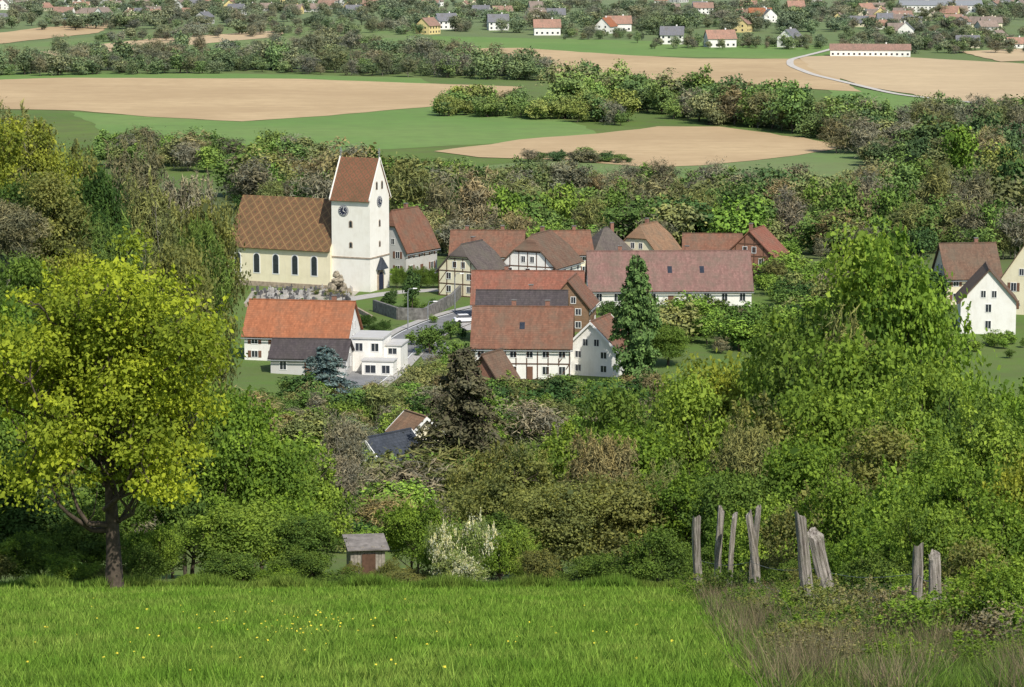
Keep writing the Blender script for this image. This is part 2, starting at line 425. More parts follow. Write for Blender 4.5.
field('ploughed_field', [(798, 57), (860, 55), (1024, 64), (1120, 68), (1120, 112), (1024, 107), (940, 99), (870, 88), (815, 72)], M_SOIL2)
field('ploughed_field', [(-40, 38), (40, 28), (115, 22), (100, 33), (0, 44), (-40, 46)], M_SOIL)
field('ploughed_field', [(40, 52), (150, 39), (290, 30), (280, 37), (140, 50), (60, 57)], M_SOIL2)
field('ploughed_field', [(960, 52), (1120, 44), (1120, 58), (1000, 62)], M_SOIL2)

def strip(name, pts, width, mat, dz=.05):
    P = np.array([p[:2] for p in pts], float)
    t = np.arange(len(P)); tt = np.linspace(0, len(P) - 1, len(P) * 8)
    Q = np.stack([np.interp(tt, t, P[:, k]) for k in range(2)], 1)
    for _ in range(6): Q[1:-1] = (Q[:-2] + Q[1:-1] * 2 + Q[2:]) / 4
    tn = norm(np.gradient(Q, axis=0)); nn = np.stack([-tn[:, 1], tn[:, 0]], 1)
    n = len(Q); V = []
    for s in (-.5, -.17, .17, .5):
        q = Q + nn * width * s; V.append(np.column_stack([q, T(q[:, 0], q[:, 1]) + dz]))
    V = np.stack(V, 1).reshape(-1, 3); F_ = []
    for i in range(n - 1):
        for j in range(3): F_.append((i * 4 + j, i * 4 + j + 1, i * 4 + j + 5, i * 4 + j + 4))
    return add_obj(name, quad_mesh(name, V, np.array(F_), [mat]))
M_TRACK = m_plain('gravel_track', (.52, .48, .42), .12, .5)
M_ASPH = m_plain('asphalt', (.20, .20, .20), .18, .6)
M_PAVE = m_plain('pavement', (.40, .38, .35), .12, 1)
strip('farm_track', [hit(845, 46), hit(815, 54), hit(790, 60), hit(790, 66), hit(812, 75), hit(850, 84), hit(900, 96), hit(1040, 110)], 4, M_TRACK, .42)

# ------------------------------------------------------------------ meadow grass
def edge(Y): return 2.75 + (Y - 31) * .053

def m_grass(name, c1, c2, c3, lo=.5, hi=.95):
    m, nt, out = newmat(name)
    g = N(nt, 'ShaderNodeNewGeometry').outputs['Position']
    at = N(nt, 'ShaderNodeAttribute'); at.attribute_name = 'shade'
    mp = N(nt, 'ShaderNodeMapping'); mp.inputs['Scale'].default_value = (1, .45, 1); nt.links.new(g, mp.inputs[0])
    n1 = noise(nt, mp.outputs[0], .35, 5, .65); n2 = noise(nt, mp.outputs[0], 2.2, 4, .7)
    c = mixc(nt, ramp(nt, n1, .40, .60), c1, c2)
    c = mixc(nt, mathn(nt, 'MULTIPLY', ramp(nt, n2, .45, .62), .85), c, c3)
    b = mathn(nt, 'ADD', mathn(nt, 'MULTIPLY', at.outputs['Fac'], hi), lo)
    vm = N(nt, 'ShaderNodeVectorMath', operation='SCALE'); nt.links.new(c, vm.inputs[0]); nt.links.new(b, vm.inputs['Scale'])
    d = N(nt, 'ShaderNodeBsdfDiffuse'); tr = N(nt, 'ShaderNodeBsdfTranslucent')
    nt.links.new(vm.outputs[0], d.inputs[0]); nt.links.new(vm.outputs[0], tr.inputs[0])
    mx = N(nt, 'ShaderNodeMixShader'); mx.inputs[0].default_value = .4
    nt.links.new(d.outputs[0], mx.inputs[1]); nt.links.new(tr.outputs[0], mx.inputs[2]); nt.links.new(mx.outputs[0], out.inputs[0])
    return m

def blades(name, X, Y, h, w, mat, lean=.35, seed=0):
    rng = np.random.default_rng(seed); n = len(X)
    B = np.stack([X, Y, T(X, Y)], 1); a = rng.random(n) * 6.283
    d = np.stack([np.cos(a), np.sin(a), np.zeros(n)], 1) * w[:, None]
    l = rng.normal(0, lean, (n, 2)) * h[:, None]
    tip = B + np.column_stack([l, h])
    V = np.stack([B - d - [0, 0, .02], B + d - [0, 0, .02], tip], 1).reshape(-1, 3)
    me = quad_mesh(name, V, np.arange(n * 3).reshape(-1, 3), [mat], None, rng.random(n))
    return add_obj(name, me)
rng = np.random.default_rng(77)
n = 290000
Y = 27 * np.exp(rng.random(n) ** .9 * math.log(106 / 27)); X = (rng.random(n) * 2 - 1) * (.195 * Y + 1)
patch = np.sin(X * 1.3 + 2 * np.sin(Y * .5)) * np.sin(Y * .9 + X * .4) + .7 * np.sin(X * 3.1 + Y * .8) * np.sin(Y * 2.3 - X)
k = (X < 9)
X, Y, patch = X[k], Y[k], patch[k]
h = (.10 + .08 * rng.random(len(X)) + .06 * patch).clip(.03, 1) * (1 + (rng.random(len(X)) > .98) * 1.0)
blades('meadow_grass', X, Y, h, .006 + .00022 * Y, m_grass('meadow_blades', (.19, .33, .04), (.28, .38, .07), (.12, .23, .03)), .5, 1)
n = 26000
X = rng.uniform(-19, 6, n); Y = 100.5 + np.abs(rng.normal(0, 1.6, n)) + .8 * np.sin(X * .9) + .5 * np.sin(X * 2.7)
blades('edge_weeds', X, Y, (.2 + .3 * rng.random(n) + .15 * np.sin(X * 2.1)).clip(.1), np.full(n, .028), m_grass('weed_blades', (.16, .28, .04), (.23, .30, .06), (.11, .18, .03)), .35, 3)
n = 150000
Y = 27 * np.exp(rng.random(n) * math.log(96 / 27)); X = edge(Y) + .3 * np.sin(Y * .7) + rng.random(n) * 5.5 - .2
cl = np.sin(X * 2.7 + 1.3 * np.sin(Y * .6)) * np.sin(Y * .55 + X) + .6 * np.sin(X * 5.1 - Y * 1.1)
dist = (X - edge(Y))
k = (X < 9) & (rng.random(n) < np.clip(dist * 1.2 + .2, 0, 1))
X, Y, cl, dist = X[k], Y[k], cl[k], dist[k]; n = len(X)
dry = (cl + rng.normal(0, .5, n) + .35 * (1.2 - np.abs(dist - .9))) > .55
hh = (.12 + .32 * rng.random(n) ** 1.6 + .10 * np.clip(cl, -1, 1)).clip(.05)
blades('dry_grass', X[dry], Y[dry], hh[dry] * 1.35, .0025 + .00013 * Y[dry], m_grass('dry_blades', (.33, .27, .16), (.24, .19, .11), (.17, .15, .07)), .42, 2)
blades('rank_weeds', X[~dry], Y[~dry], hh[~dry], .004 + .0002 * Y[~dry], m_grass('rank_blades', (.13, .22, .04), (.19, .25, .06), (.09, .13, .035)), .45, 5)
# dandelions
P = []
for cx, cy, sx, sy, m_ in ((280, 632, 50, 10, 60), (90, 645, 70, 14, 12), (420, 640, 90, 16, 14), (520, 668, 90, 12, 10), (230, 672, 120, 10, 8), (620, 620, 40, 16, 8), (160, 612, 90, 9, 10)):
    for _ in range(m_):
        px = random.gauss(cx, sx); py = random.gauss(cy, sy)
        if 596 < py < 700: P.append(hit(px, py))
P = np.array(P); P[:, 1] += RNG.random(len(P)); P[:, 0] += RNG.normal(0, .1, len(P)); P[:, 2] = T(P[:, 0], P[:, 1]) + .16
acc = Acc(); leaves(acc, RNG, P, np.tile([[0, -.8, .6]], (len(P), 1)), .034, .6, .5, 1.2, .25); acc.M = [a * 0 for a in acc.M]
add_obj('dandelion_flowers', acc.mesh('dandelion_flowers', [m_plain('dandelion_yellow', (.72, .60, .05), .1)]))

# ------------------------------------------------------------------ building kit
M_WHITE = m_stucco('white_render', (.80, .78, .73)); M_CREAM = m_stucco('cream_render', (.76, .69, .50)); M_CHW = m_stucco('church_render', (.82, .79, .71), amt=.3)
M_YEL = m_stucco('yellow_render', (.70, .56, .26)); M_GREY = m_stucco('grey_render', (.50, .49, .47)); M_BRW = m_plain('red_brown_boards', (.26, .13, .085), .2, 3)
M_OR = m_roof('orange_tiles', (.36, .13, .06), (.45, .17, .08), la=.3)
M_OB = m_roof('brown_orange_tiles', (.20, .095, .06), (.27, .125, .075))
M_PK = m_roof('pink_brown_tiles', (.23, .125, .105), (.30, .17, .14))
M_RB = m_roof('red_tiles', (.25, .095, .06), (.32, .125, .08), la=.4)
M_BN = m_roof('brown_tiles', (.15, .088, .058), (.22, .13, .085))
M_GY = m_roof('grey_brown_tiles', (.10, .08, .075), (.16, .13, .11))
M_DK = m_roof('dark_tiles', (.06, .05, .052), (.10, .08, .08), la=.15)
M_SL = m_roof('slate', (.04, .05, .068), (.07, .08, .10), la=.05)
M_TAN = m_roof('tan_tiles', (.27, .155, .09), (.36, .215, .125))
M_GLASS = m_plain('window_glass', (.03, .035, .045), .3, 2, .15, .6)
M_FRAME = m_plain('white_paint', (.75, .74, .71), .05, 3, .5)
M_TIMB = m_plain('dark_timber', (.10, .055, .035), .3, 5)
M_SHUT = m_plain('shutter_paint', (.16, .08, .05), .2, 5)
M_STONE = m_plain('grey_stone', (.17, .16, .145), .45, 1.5)
M_SAND = m_plain('sandstone', (.34, .27, .20), .35, 1.5)
M_CHIM = m_plain('chimney_brick', (.26, .13, .09), .3, 6)
M_GUT = m_plain('zinc_gutter', (.24, .25, .26), .2, 5, .5)

class Part:
    def __init__(s): s.v = []; s.f = []
    def hexa(s, p):
        n = len(s.v); s.v += [tuple(q) for q in p]
        s.f += [tuple(n + i for i in f) for f in ((0, 3, 2, 1), (4, 5, 6, 7), (0, 1, 5, 4), (1, 2, 6, 5), (2, 3, 7, 6), (3, 0, 4, 7))]
    def box(s, x0, x1, y0, y1, z0, z1):
        s.hexa([(x0, y0, z0), (x1, y0, z0), (x1, y1, z0), (x0, y1, z0), (x0, y0, z1), (x1, y0, z1), (x1, y1, z1), (x0, y1, z1)])
    def prism(s, a, b):
        n = len(s.v); k = len(a); s.v += [tuple(q) for q in a] + [tuple(q) for q in b]
        s.f.append(tuple(range(n + k - 1, n - 1, -1))); s.f.append(tuple(range(n + k, n + 2 * k)))
        for i in range(k): j = (i + 1) % k; s.f.append((n + i, n + j, n + k + j, n + k + i))
    def obj(s, name, mat, parent=None, loc=(0, 0, 0), rot=0, bevel=0, solid=0):
        if not s.v: return None
        me = bpy.data.meshes.new(name); me.from_pydata(s.v, [], s.f); me.materials.append(mat); me.update()
        o = add_obj(name, me, loc, rot, parent=parent)
        if solid:
            m = o.modifiers.new('solid', 'SOLIDIFY'); m.thickness = solid; m.offset = 0
        if bevel:
            m = o.modifiers.new('bev', 'BEVEL'); m.width = bevel; m.segments = 2
        return o

def facefn(w, d, cx=0, cy=0):
    def fn(face, u, z, off):
        if face == 'F': return (cx + u, cy - d / 2 - off, z)
        if face == 'B': return (cx - u, cy + d / 2 + off, z)
        if face == 'R': return (cx + w / 2 + off, cy + u, z)
        return (cx - w / 2 - off, cy - u, z)
    return fn

def fpoly(part, fn, face, pts, a, b):
    part.prism([fn(face, u, z, a) for u, z in pts], [fn(face, u, z, b) for u, z in pts])

def rect(u0, u1, z0, z1): return [(u0, z0), (u1, z0), (u1, z1), (u0, z1)]

def window(fr, gl, sh, fn, face, u, z, w, h, shut=False):
    t = .09
    fpoly(gl, fn, face, rect(u - w / 2, u + w / 2, z, z + h), -.05, .015)
    for r in (rect(u - w / 2 - t, u - w / 2, z - t, z + h + t), rect(u + w / 2, u + w / 2 + t, z - t, z + h + t), rect(u - w / 2, u + w / 2, z + h, z + h + t), rect(u - w / 2, u + w / 2, z - t, z)):
        fpoly(fr, fn, face, r, -.04, .06)
    fpoly(fr, fn, face, rect(u - .03, u + .03, z, z + h), -.03, .04)
    if shut:
        for s in (-1, 1):
            c = u + s * (w / 2 + t + .27)
            fpoly(sh, fn, face, rect(c - .25, c + .25, z - .04, z + h + .04), -.02, .05)

def beam(tp, fn, face, a, b, wd=.18, off=.045):
    a = np.array(a); b = np.array(b); t = (b - a) / np.linalg.norm(b - a); n_ = np.array([-t[1], t[0]]) * wd / 2
    fpoly(tp, fn, face, [tuple(a - n_), tuple(b - n_), tuple(b + n_), tuple(a + n_)], -.03, off)

def roof_sheet(part, w, d, wh, rh, o=.5, og=.4, hk=None, hl=0, cx=0, cy=0):
    s = rh / (d / 2); W = w / 2 + og; D = d / 2 + o; ze = wh - o * s; zt = wh + rh; up = .12
    n = len(part.v)
    if hk is None:
        part.v += [(cx + p[0], cy + p[1], p[2] + up) for p in [(-W, -D, ze), (W, -D, ze), (W, 0, zt), (-W, 0, zt), (-W, D, ze), (W, D, ze)]]
        part.f += [(n, n + 1, n + 2, n + 3), (n + 3, n + 2, n + 5, n + 4)]
    else:
        yk = D if hk == 0 else d / 2 * (1 - hk); zk = ze if hk == 0 else wh + hk * rh
        if hk == 0:
            part.v += [(cx + p[0], cy + p[1], p[2] + up) for p in [(-W, -D, ze), (W, -D, ze), (W, D, ze), (-W, D, ze), (-W + hl, 0, zt), (W - hl, 0, zt)]]
            part.f += [(n, n + 1, n + 5, n + 4), (n + 1, n + 2, n + 5), (n + 2, n + 3, n + 4, n + 5), (n + 3, n, n + 4)]
        else:
            part.v += [(cx + p[0], cy + p[1], p[2] + up) for p in [(-W, -D, ze), (W, -D, ze), (W, -yk, zk), (W - hl, 0, zt), (-W + hl, 0, zt), (-W, -yk, zk), (-W, D, ze), (W, D, ze), (W, yk, zk), (-W, yk, zk)]]
            part.f += [(n, n + 1, n + 2, n + 3, n + 4, n + 5), (n + 6, n + 9, n + 4, n + 3, n + 8, n + 7), (n + 2, n + 8, n + 3), (n + 5, n + 4, n + 9)]

def house(name, px, Y, w, d, wh, rh, rot, roofm, wallm, front=None, side=None, timber=(), chim=((.2, .3),), hk=None, hl=0, shut=True, gablewin=True, skylights=0, door=True, sink=0, verge=False):
    x = xat(px, Y); z = float(T(x, Y)) - sink
    root = bpy.data.objects.new(name, None); scene.collection.objects.link(root); root.location = (x, Y, z); root.rotation_euler = (0, 0, math.radians(rot))
    fn = facefn(w, d); wl = Part(); k = 1 if hk is None else hk
    prof = [(-d / 2, -2.5), (d / 2, -2.5), (d / 2, wh)]
    if k > 0:
        if k == 1: prof.append((0, wh + rh))
        else: prof += [(d / 2 * (1 - k), wh + k * rh), (-d / 2 * (1 - k), wh + k * rh)]
    prof.append((-d / 2, wh))
    wl.prism([(-w / 2, y, z_) for y, z_ in prof], [(w / 2, y, z_) for y, z_ in prof]); wl.obj('walls', wallm, root)
    rf = Part(); roof_sheet(rf, w, d, wh, rh, hk=hk, hl=hl); rf.obj('roof', roofm, root, solid=.2)
    rg = Part(); rl = w / 2 + .4 - (hl if hk is not None else 0); rg.box(-rl, rl, -.14, .14, wh + rh + .1, wh + rh + .32); rg.obj('ridge_tiles', roofm, root)
    gt = Part(); s = rh / (d / 2)
    for sg in (-1, 1): gt.box(-w / 2 - .42, w / 2 + .42, sg * (d / 2 + .56) - .07, sg * (d / 2 + .56) + .07, wh - .56 * s - .1, wh - .56 * s + .05)
    gt.obj('gutters', M_GUT, root)
    fr, gl, sh, tp = Part(), Part(), Part(), Part()
    floors = max(1, int(round(wh / 2.7))); fh = wh / floors
    nf = max(2, int(w / 2.9)) if front is None else front
    for fl in range(floors):
        for i in range(nf):
            u = -w / 2 + w * (i + .5) / nf
            if fl == 0 and door and i == nf // 2: continue
            window(fr, gl, sh, fn, 'F', u, fl * fh + fh * .34, .95, fh * .46, shut)
        ns = max(1, int(d / 3.2)) if side is None else side
        for i in range(ns):
            u = -d / 2 + d * (i + .5) / ns
            for fc in 'RL': window(fr, gl, sh, fn, fc, u, fl * fh + fh * .34, .9, fh * .46, shut)
    if gablewin and (hk is None or hk > .3):
        for fc in 'RL':
            for u in (-.9, .9): window(fr, gl, sh, fn, fc, u, wh + rh * .12, .75, min(1.1, rh * .25), False)
    if door:
        u = -w / 2 + w * (nf // 2 + .5) / nf
        dp = Part(); fpoly(dp, fn, 'F', rect(u - .5, u + .5, 0, 2.1), -.05, .05); dp.obj('door', M_SHUT, root)
    for fc in timber:
        L = w if fc in 'FB' else d
        for fl in range(floors + 1): beam(tp, fn, fc, (-L / 2, max(.1, fl * fh - .09)), (L / 2, max(.1, fl * fh - .09)), .2)
        nn_ = max(3, int(L / 1.6))
        for i in range(nn_ + 1):
            u = -L / 2 + .1 + (L - .2) * i / nn_; top = wh
            if fc in 'RL': top = wh + (rh * (1 - abs(u) / (d / 2)) if k == 1 else min(k, 1 - abs(u) / (d / 2)) * rh)
            beam(tp, fn, fc, (u, .1), (u, max(top - .15, wh - .1)), .16, .05)
        for i in (0, nn_ - 1):
            u0 = -L / 2 + .1 + (L - .2) * i / nn_; u1 = u0 + (L - .2) / nn_
            for fl in range(floors): beam(tp, fn, fc, (u0, fl * fh + .1), (u1, (fl + 1) * fh - .1), .15, .04)
        if fc in 'RL' and rh > 3: beam(tp, fn, fc, (-d / 4 + .2, wh + rh * .48), (d / 4 - .2, wh + rh * .48), .18)
    fr.obj('window_frames', M_FRAME, root); gl.obj('window_panes', M_GLASS, root); sh.obj('shutters', M_SHUT, root); tp.obj('timber_frame', M_TIMB, root)
    ch = Part(); cap = Part()
    for cxk, cyk in chim:
        cx = w * (cxk); cy = d / 2 * cyk; zt = wh + rh * (1 - abs(cyk))
        ch.box(cx - .35, cx + .35, cy - .3, cy + .3, zt - .6, wh + rh + .9); cap.box(cx - .42, cx + .42, cy - .37, cy + .37, wh + rh + .9, wh + rh + 1.02)
    ch.obj('chimney', M_CHIM, root); cap.obj('chimney_cap', M_STONE, root)
    if skylights:
        sk = Part()
        for i in range(skylights):
            u = w * (-.3 + .6 * (i + .5) / skylights); y0 = -d / 2 * .6; y1 = -d / 2 * .42
            z0 = wh + rh * .4 + .26; z1 = wh + rh * .58 + .26
            sk.hexa([(u - .4, y0, z0 - .1), (u + .4, y0, z0 - .1), (u + .4, y1, z1 - .1), (u - .4, y1, z1 - .1), (u - .4, y0, z0), (u + .4, y0, z0), (u + .4, y1, z1), (u - .4, y1, z1)])
        sk.obj('skylights', M_GLASS, root)
    if verge:
        vg = Part(); s_ = rh / (d / 2)
        for sx_ in (-1, 1):
            xx = sx_ * (w / 2 + .43)
            for sg in (-1, 1):
                D = d / 2 + .5
                vg.hexa([(xx - .06, sg * D, wh - .5 * s_ - .15), (xx + .06, sg * D, wh - .5 * s_ - .15), (xx + .06, 0, wh + rh - .15), (xx - .06, 0, wh + rh - .15),
                         (xx - .06, sg * D, wh - .5 * s_ + .27), (xx + .06, sg * D, wh - .5 * s_ + .27), (xx + .06, 0, wh + rh + .27), (xx - .06, 0, wh + rh + .27)])
        vg.obj('verge_boards', M_FRAME, root)
    return root

# ---- village houses
house('orange_roofed_house', 303, 446, 16.5, 10, 4.3, 4.7, -9, M_OR, M_WHITE, side=1, chim=((.3, .2),), skylights=0)
house('grey_roofed_annex', 312, 431, 11.5, 7, 2.8, 2.2, -6, M_DK, M_GREY, chim=(), shut=False)
house('half_timbered_farmhouse', 523, 431, 14.8, 10, 5.2, 5.2, -3, M_OB, M_WHITE, front=6, chim=((-.1, .35), (.25, .3)), skylights=1, timber=('F',), shut=False)
house('gabled_white_house', 600, 434, 9, 8.2, 4.2, 4.0, 70, M_OB, M_WHITE, chim=(), shut=False, verge=True)
house('brown_roofed_shed', 492, 408, 5.5, 5, 3.2, 3.4, 62, M_BN, M_BRW, chim=(), shut=False, gablewin=False)
house('dark_roofed_house', 522, 466, 14.5, 8.5, 5.0, 3.2, -2, M_DK, M_WHITE, chim=((.1, .3),), shut=False)
house('red_roofed_long_house', 528, 493, 19, 10, 3.2, 4.8, -2, M_RB, M_WHITE, chim=((-.2, .2),))
house('orange_gabled_house', 572, 480, 9, 7, 4.4, 4.2, 80, M_OB, M_TAN, chim=(), shut=False)
house('half_timbered_house', 472, 524, 10, 8.6, 4.8, 4.6, 62, M_GY, M_CREAM, timber=('L', 'F'), hk=.55, hl=1.3, shut=False, chim=((.2, .2),))
house('half_hipped_white_house', 541, 531, 12.5, 11, 5.0, 5.4, 66, M_BN, M_WHITE, hk=.5, hl=2, chim=((.25, .2),), timber=('L',), shut=False)
house('orange_roofed_barn', 488, 556, 14, 9, 4.4, 4.2, -4, M_OB, M_CREAM, chim=((-.3, .2), (.2, .3)))
house('orange_roofed_house', 566, 560, 9, 8, 4.4, 3.9, 10, M_OB, M_CREAM)
house('long_farm_building', 668, 512, 29, 12.5, 3.2, 6.0, 1.5, M_PK, M_WHITE, front=9, chim=((.12, .2), (-.3, .3)), shut=False, skylights=3)
house('hip_roofed_house', 606, 566, 8.5, 8.5, 4.2, 4.4, 20, M_GY, M_CREAM, hk=0, hl=4.2, gablewin=False)
house('tan_roofed_house', 648, 570, 10, 9, 4.2, 5, 60, M_TAN, M_CREAM, hk=.5, hl=1.6)
house('red_barn', 756, 545, 9, 9.5, 5.2, 4.6, 68, M_RB, M_BRW, chim=((.1, .3),), shut=False, timber=('L',))
house('brown_roofed_barn', 712, 552, 11, 8, 4.8, 3.4, -4, M_OB, M_BRW, chim=(), shut=False)
house('white_gabled_house', 986, 478, 10, 9.2, 5.6, 5.2, 84, M_BN, M_WHITE, chim=(), front=2, side=1, shut=False)
house('brown_roofed_house', 966, 514, 10, 9, 5.0, 5.4, 8, M_BN, M_CREAM)
house('brown_roofed_house', 1030, 500, 9, 9, 6.2, 6.8, 70, M_BN, M_CREAM)
house('steep_roofed_house', 405, 560, 11, 8, 5.5, 7.2, 58, M_OB, M_GREY, hk=.6, hl=1.2)
house('slate_roofed_house', 388, 335, 7.5, 6.2, 2.6, 3.0, 50, M_SL, M_WHITE, chim=(), shut=False, verge=True)
house('white_cottage', 416, 350, 5, 4.6, 3.6, 2.0, 120, M_TAN, M_CREAM, chim=(), shut=False, verge=True)
x = xat(366, 112); z = float(T(x, 112))
sr = bpy.data.objects.new('garden_shed', None); scene.collection.objects.link(sr); sr.location = (x, 112, z); sr.rotation_euler = (0, 0, .2)
M_BOARD = m_plain('weathered_boards', (.27, .24, .20), .35, 8)
p = Part()
for i in range(10): p.box(-.7 + i * .14, -.7 + i * .14 + .13, -.6 - .015 * (i % 2), .6, -.4, 1.7 - .02 * (i % 3))
p.obj('board_walls', M_BOARD, sr)
p = Part(); p.hexa([(-.85, -.8, 1.6), (.85, -.8, 1.57), (.85, .75, 1.88), (-.85, .75, 1.9), (-.85, -.8, 1.65), (.85, -.8, 1.62), (.85, .75, 1.93), (-.85, .75, 1.95)]); p.obj('sheet_roof', m_plain('rusty_sheet', (.20, .18, .165), .4, 3), sr)
p = Part(); p.box(-.25, .3, -.66, -.63, -.2, 1.4); p.obj('door', M_TIMB, sr)
for px, t_ in ((350, 560), (388, 556), (368, 572)): tree('undergrowth_shrub', SH[px % 3], px, 108, t_, 34, OL, baseH=4, baseW=4.4)

# ---- modern white annex
x = xat(380, 436); z = float(T(x, 436))
r = bpy.data.objects.new('modern_white_house', None); scene.collection.objects.link(r); r.location = (x, 436, z); r.rotation_euler = (0, 0, math.radians(-9))
p = Part(); p.box(-3.7, 1.0, -3, 4, -3, 5.2); p.box(1.0, 3.6, -1.5, 4, -3, 4.0); p.box(-1.6, 3.3, -6, -3.01, -3, 2.2); p.obj('walls', M_WHITE, r)
p = Part(); p.box(-3.9, 1.2, -3.2, 4.2, 5.2, 5.45); p.box(1.2, 3.8, -1.7, 4.2, 4.0, 4.22); p.box(-1.75, 3.45, -6.15, -3.25, 2.2, 2.4); p.obj('flat_roof', M_GREY, r)
p = Part(); fn = facefn(4.7, 7, -1.35, .5); fr = Part()
for u in (-1.3, 1.2): window(fr, p, p, fn, 'F', u, 3.3, 1.1, 1.2)
fn = facefn(2.6, 5.5, 2.3, 1.25); window(fr, p, p, fn, 'F', 0, 2.7, 1.3, .9)
fn = facefn(4.9, 3, .85, -4.5); window(fr, p, p, fn, 'F', -1.1, .4, 1.6, 1.2); window(fr, p, p, fn, 'F', 1.3, .4, 1.2, 1.2)
p.obj('window_panes', M_GLASS, r); fr.obj('window_frames', M_FRAME, r)

# ------------------------------------------------------------------ church
Yc = 531; x = xat(361, Yc); z = float(T(x, Yc))
ch = bpy.data.objects.new('church', None); scene.collection.objects.link(ch); ch.location = (x, Yc, z); ch.rotation_euler = (0, 0, math.radians(-24))
tw = 8.0; th = 17.6; trh = 6.9
M_NR = m_diamond_roof('nave_diamond_tiles', (.14, .075, .038), (.19, .10, .05), (.31, .20, .08), 1.9, .06)
M_TR = m_diamond_roof('tower_diamond_tiles', (.20, .08, .045), (.26, .11, .06), (.10, .09, .045), 1.5, .08)
p = Part(); prof = [(-tw / 2, -2), (tw / 2, -2), (tw / 2, th), (0, th + trh), (-tw / 2, th)]
p.prism([(-tw / 2, a, b) for a, b in prof], [(tw / 2, a, b) for a, b in prof]); p.obj('tower_walls', M_CHW, ch)
p = Part(); roof_sheet(p, tw, tw, th, trh, o=.5, og=.22); p.obj('tower_roof', M_TR, ch, solid=.2)
fn = facefn(tw, tw)
st = Part(); gl = Part(); wt = Part(); bk = Part()
for fc in 'FRBL':
    fpoly(st, fn, fc, rect(-tw / 2 - .12, tw / 2 + .12, 6.2, 6.42), .0, .13)
    if fc in 'FB': fpoly(st, fn, fc, rect(-tw / 2 - .1, tw / 2 + .1, th - .75, th - .45), 0, .2)
def arch(u, z0, w, h, k=9):
    pts = [(u - w / 2, z0), (u + w / 2, z0)]; zc = z0 + h - w / 2
    for i in range(k): a = math.pi * i / (k - 1); pts.append((u + w / 2 * math.cos(a), zc + w / 2 * math.sin(a)))
    return pts
def disc(u, z0, r, k=24): return [(u + r * math.cos(2 * math.pi * i / k), z0 + r * math.sin(2 * math.pi * i / k)) for i in range(k)]
for fc, cu, cz in (('F', -1.5, 15.0), ('R', 0, 16.6)):
    fpoly(bk, fn, fc, disc(cu, cz, 1.05), -.02, .08); fpoly(wt, fn, fc, disc(cu, cz, .98), .07, .10)
    fpoly(bk, fn, fc, disc(cu, cz, .9), .09, .13)
    for i in range(12):
        a = math.pi * i / 6; beam(wt, fn, fc, (cu + .62 * math.sin(a), cz + .62 * math.cos(a)), (cu + .82 * math.sin(a), cz + .82 * math.cos(a)), .09, .16)
    beam(wt, fn, fc, (cu, cz), (cu + .1, cz + .7), .08, .17); beam(wt, fn, fc, (cu, cz), (cu + .42, cz - .2), .09, .18)
for fc in 'FR':
    for u, zz, w_, h_ in ((0, 12.0, .5, 1.1), (0, 8.2, .45, .9)) + (((-1.1, 19.0, .5, 1.3), (1.1, 19.0, .5, 1.3)) if fc == 'R' else ()):
        fpoly(st, fn, fc, arch(u, zz - .12, w_ + .3, h_ + .28), -.02, .04); fpoly(gl, fn, fc, arch(u, zz, w_, h_), -.02, .06)
fpoly(st, fn, 'R', arch(0, 0, 2.4, 3.9), -.02, .25); fpoly(bk, fn, 'R', arch(0, .05, 1.8, 3.3), -.02, .28)
st2 = Part(); st2.prism([fn('R', -1.7, 3.9, .1), fn('R', 1.7, 3.9, .1), fn('R', 0, 6.1, .1)], [fn('R', -1.7, 3.9, 1.0), fn('R', 1.7, 3.9, 1.0), fn('R', 0, 6.1, .6)]); st2.obj('porch_canopy', M_SL, ch)
cp = Part()
for sx_ in (-1, 1):
    for sg in (-1, 1):
        xx = sx_ * (tw / 2 + .14); cp.hexa([(xx - .12, sg * (tw / 2 + .5), th - .8), (xx + .12, sg * (tw / 2 + .5), th - .8), (xx + .12, 0, th + trh), (xx - .12, 0, th + trh),
            (xx - .12, sg * (tw / 2 + .5), th - .3), (xx + .12, sg * (tw / 2 + .5), th - .3), (xx + .12, 0, th + trh + .42), (xx - .12, 0, th + trh + .42)])
cp.obj('gable_coping', M_CHW, ch)
cr = Part()
for xx in (-tw / 2, tw / 2):
    cr.box(xx - .07, xx + .07, -.07, .07, th + trh, th + trh + 2); cr.box(xx - .07, xx + .07, -.45, .45, th + trh + 1.25, th + trh + 1.4)
cr.obj('ridge_crosses', M_GUT, ch)
nl = 22.0; nd = 12.5; nh = 7.9; nrh = 8.4; ncx = -tw / 2 - nl / 2 - .02; ncy = 1.6
p = Part(); prof = [(-nd / 2, -2), (nd / 2, -2), (nd / 2, nh), (0, nh + nrh), (-nd / 2, nh)]
p.prism([(ncx - nl / 2, ncy + a, b) for a, b in prof], [(ncx + nl / 2, ncy + a, b) for a, b in prof]); p.obj('nave_walls', m_stucco('nave_render', (.78, .71, .50), amt=.3), ch)
p = Part(); roof_sheet(p, nl, nd, nh, nrh, o=.6, og=.0, cx=ncx, cy=ncy); p.obj('nave_roof', M_NR, ch, solid=.2)
fn2 = facefn(nl, nd, ncx, ncy)
fpoly(st, fn2, 'F', rect(-nl / 2, nl / 2, nh - .55, nh - .2), 0, .25); fpoly(st, fn2, 'F', rect(-nl / 2, nl / 2, -.5, .9), 0, .1)
for u in (-8.8, -4.7, -.6, 3.5, 7.6):
    fpoly(wt, fn2, 'F', arch(u, 2.4, 1.55, 4.0), -.02, .05); fpoly(gl, fn2, 'F', arch(u, 2.6, 1.15, 3.6), -.02, .08)
st.obj('stone_trim', M_SAND, ch); gl.obj('windows', M_GLASS, ch); wt.obj('clock_marks_and_surrounds', M_FRAME, ch); bk.obj('clock_faces_and_door', m_plain('dark_blue_black', (.02, .025, .05), .2), ch)

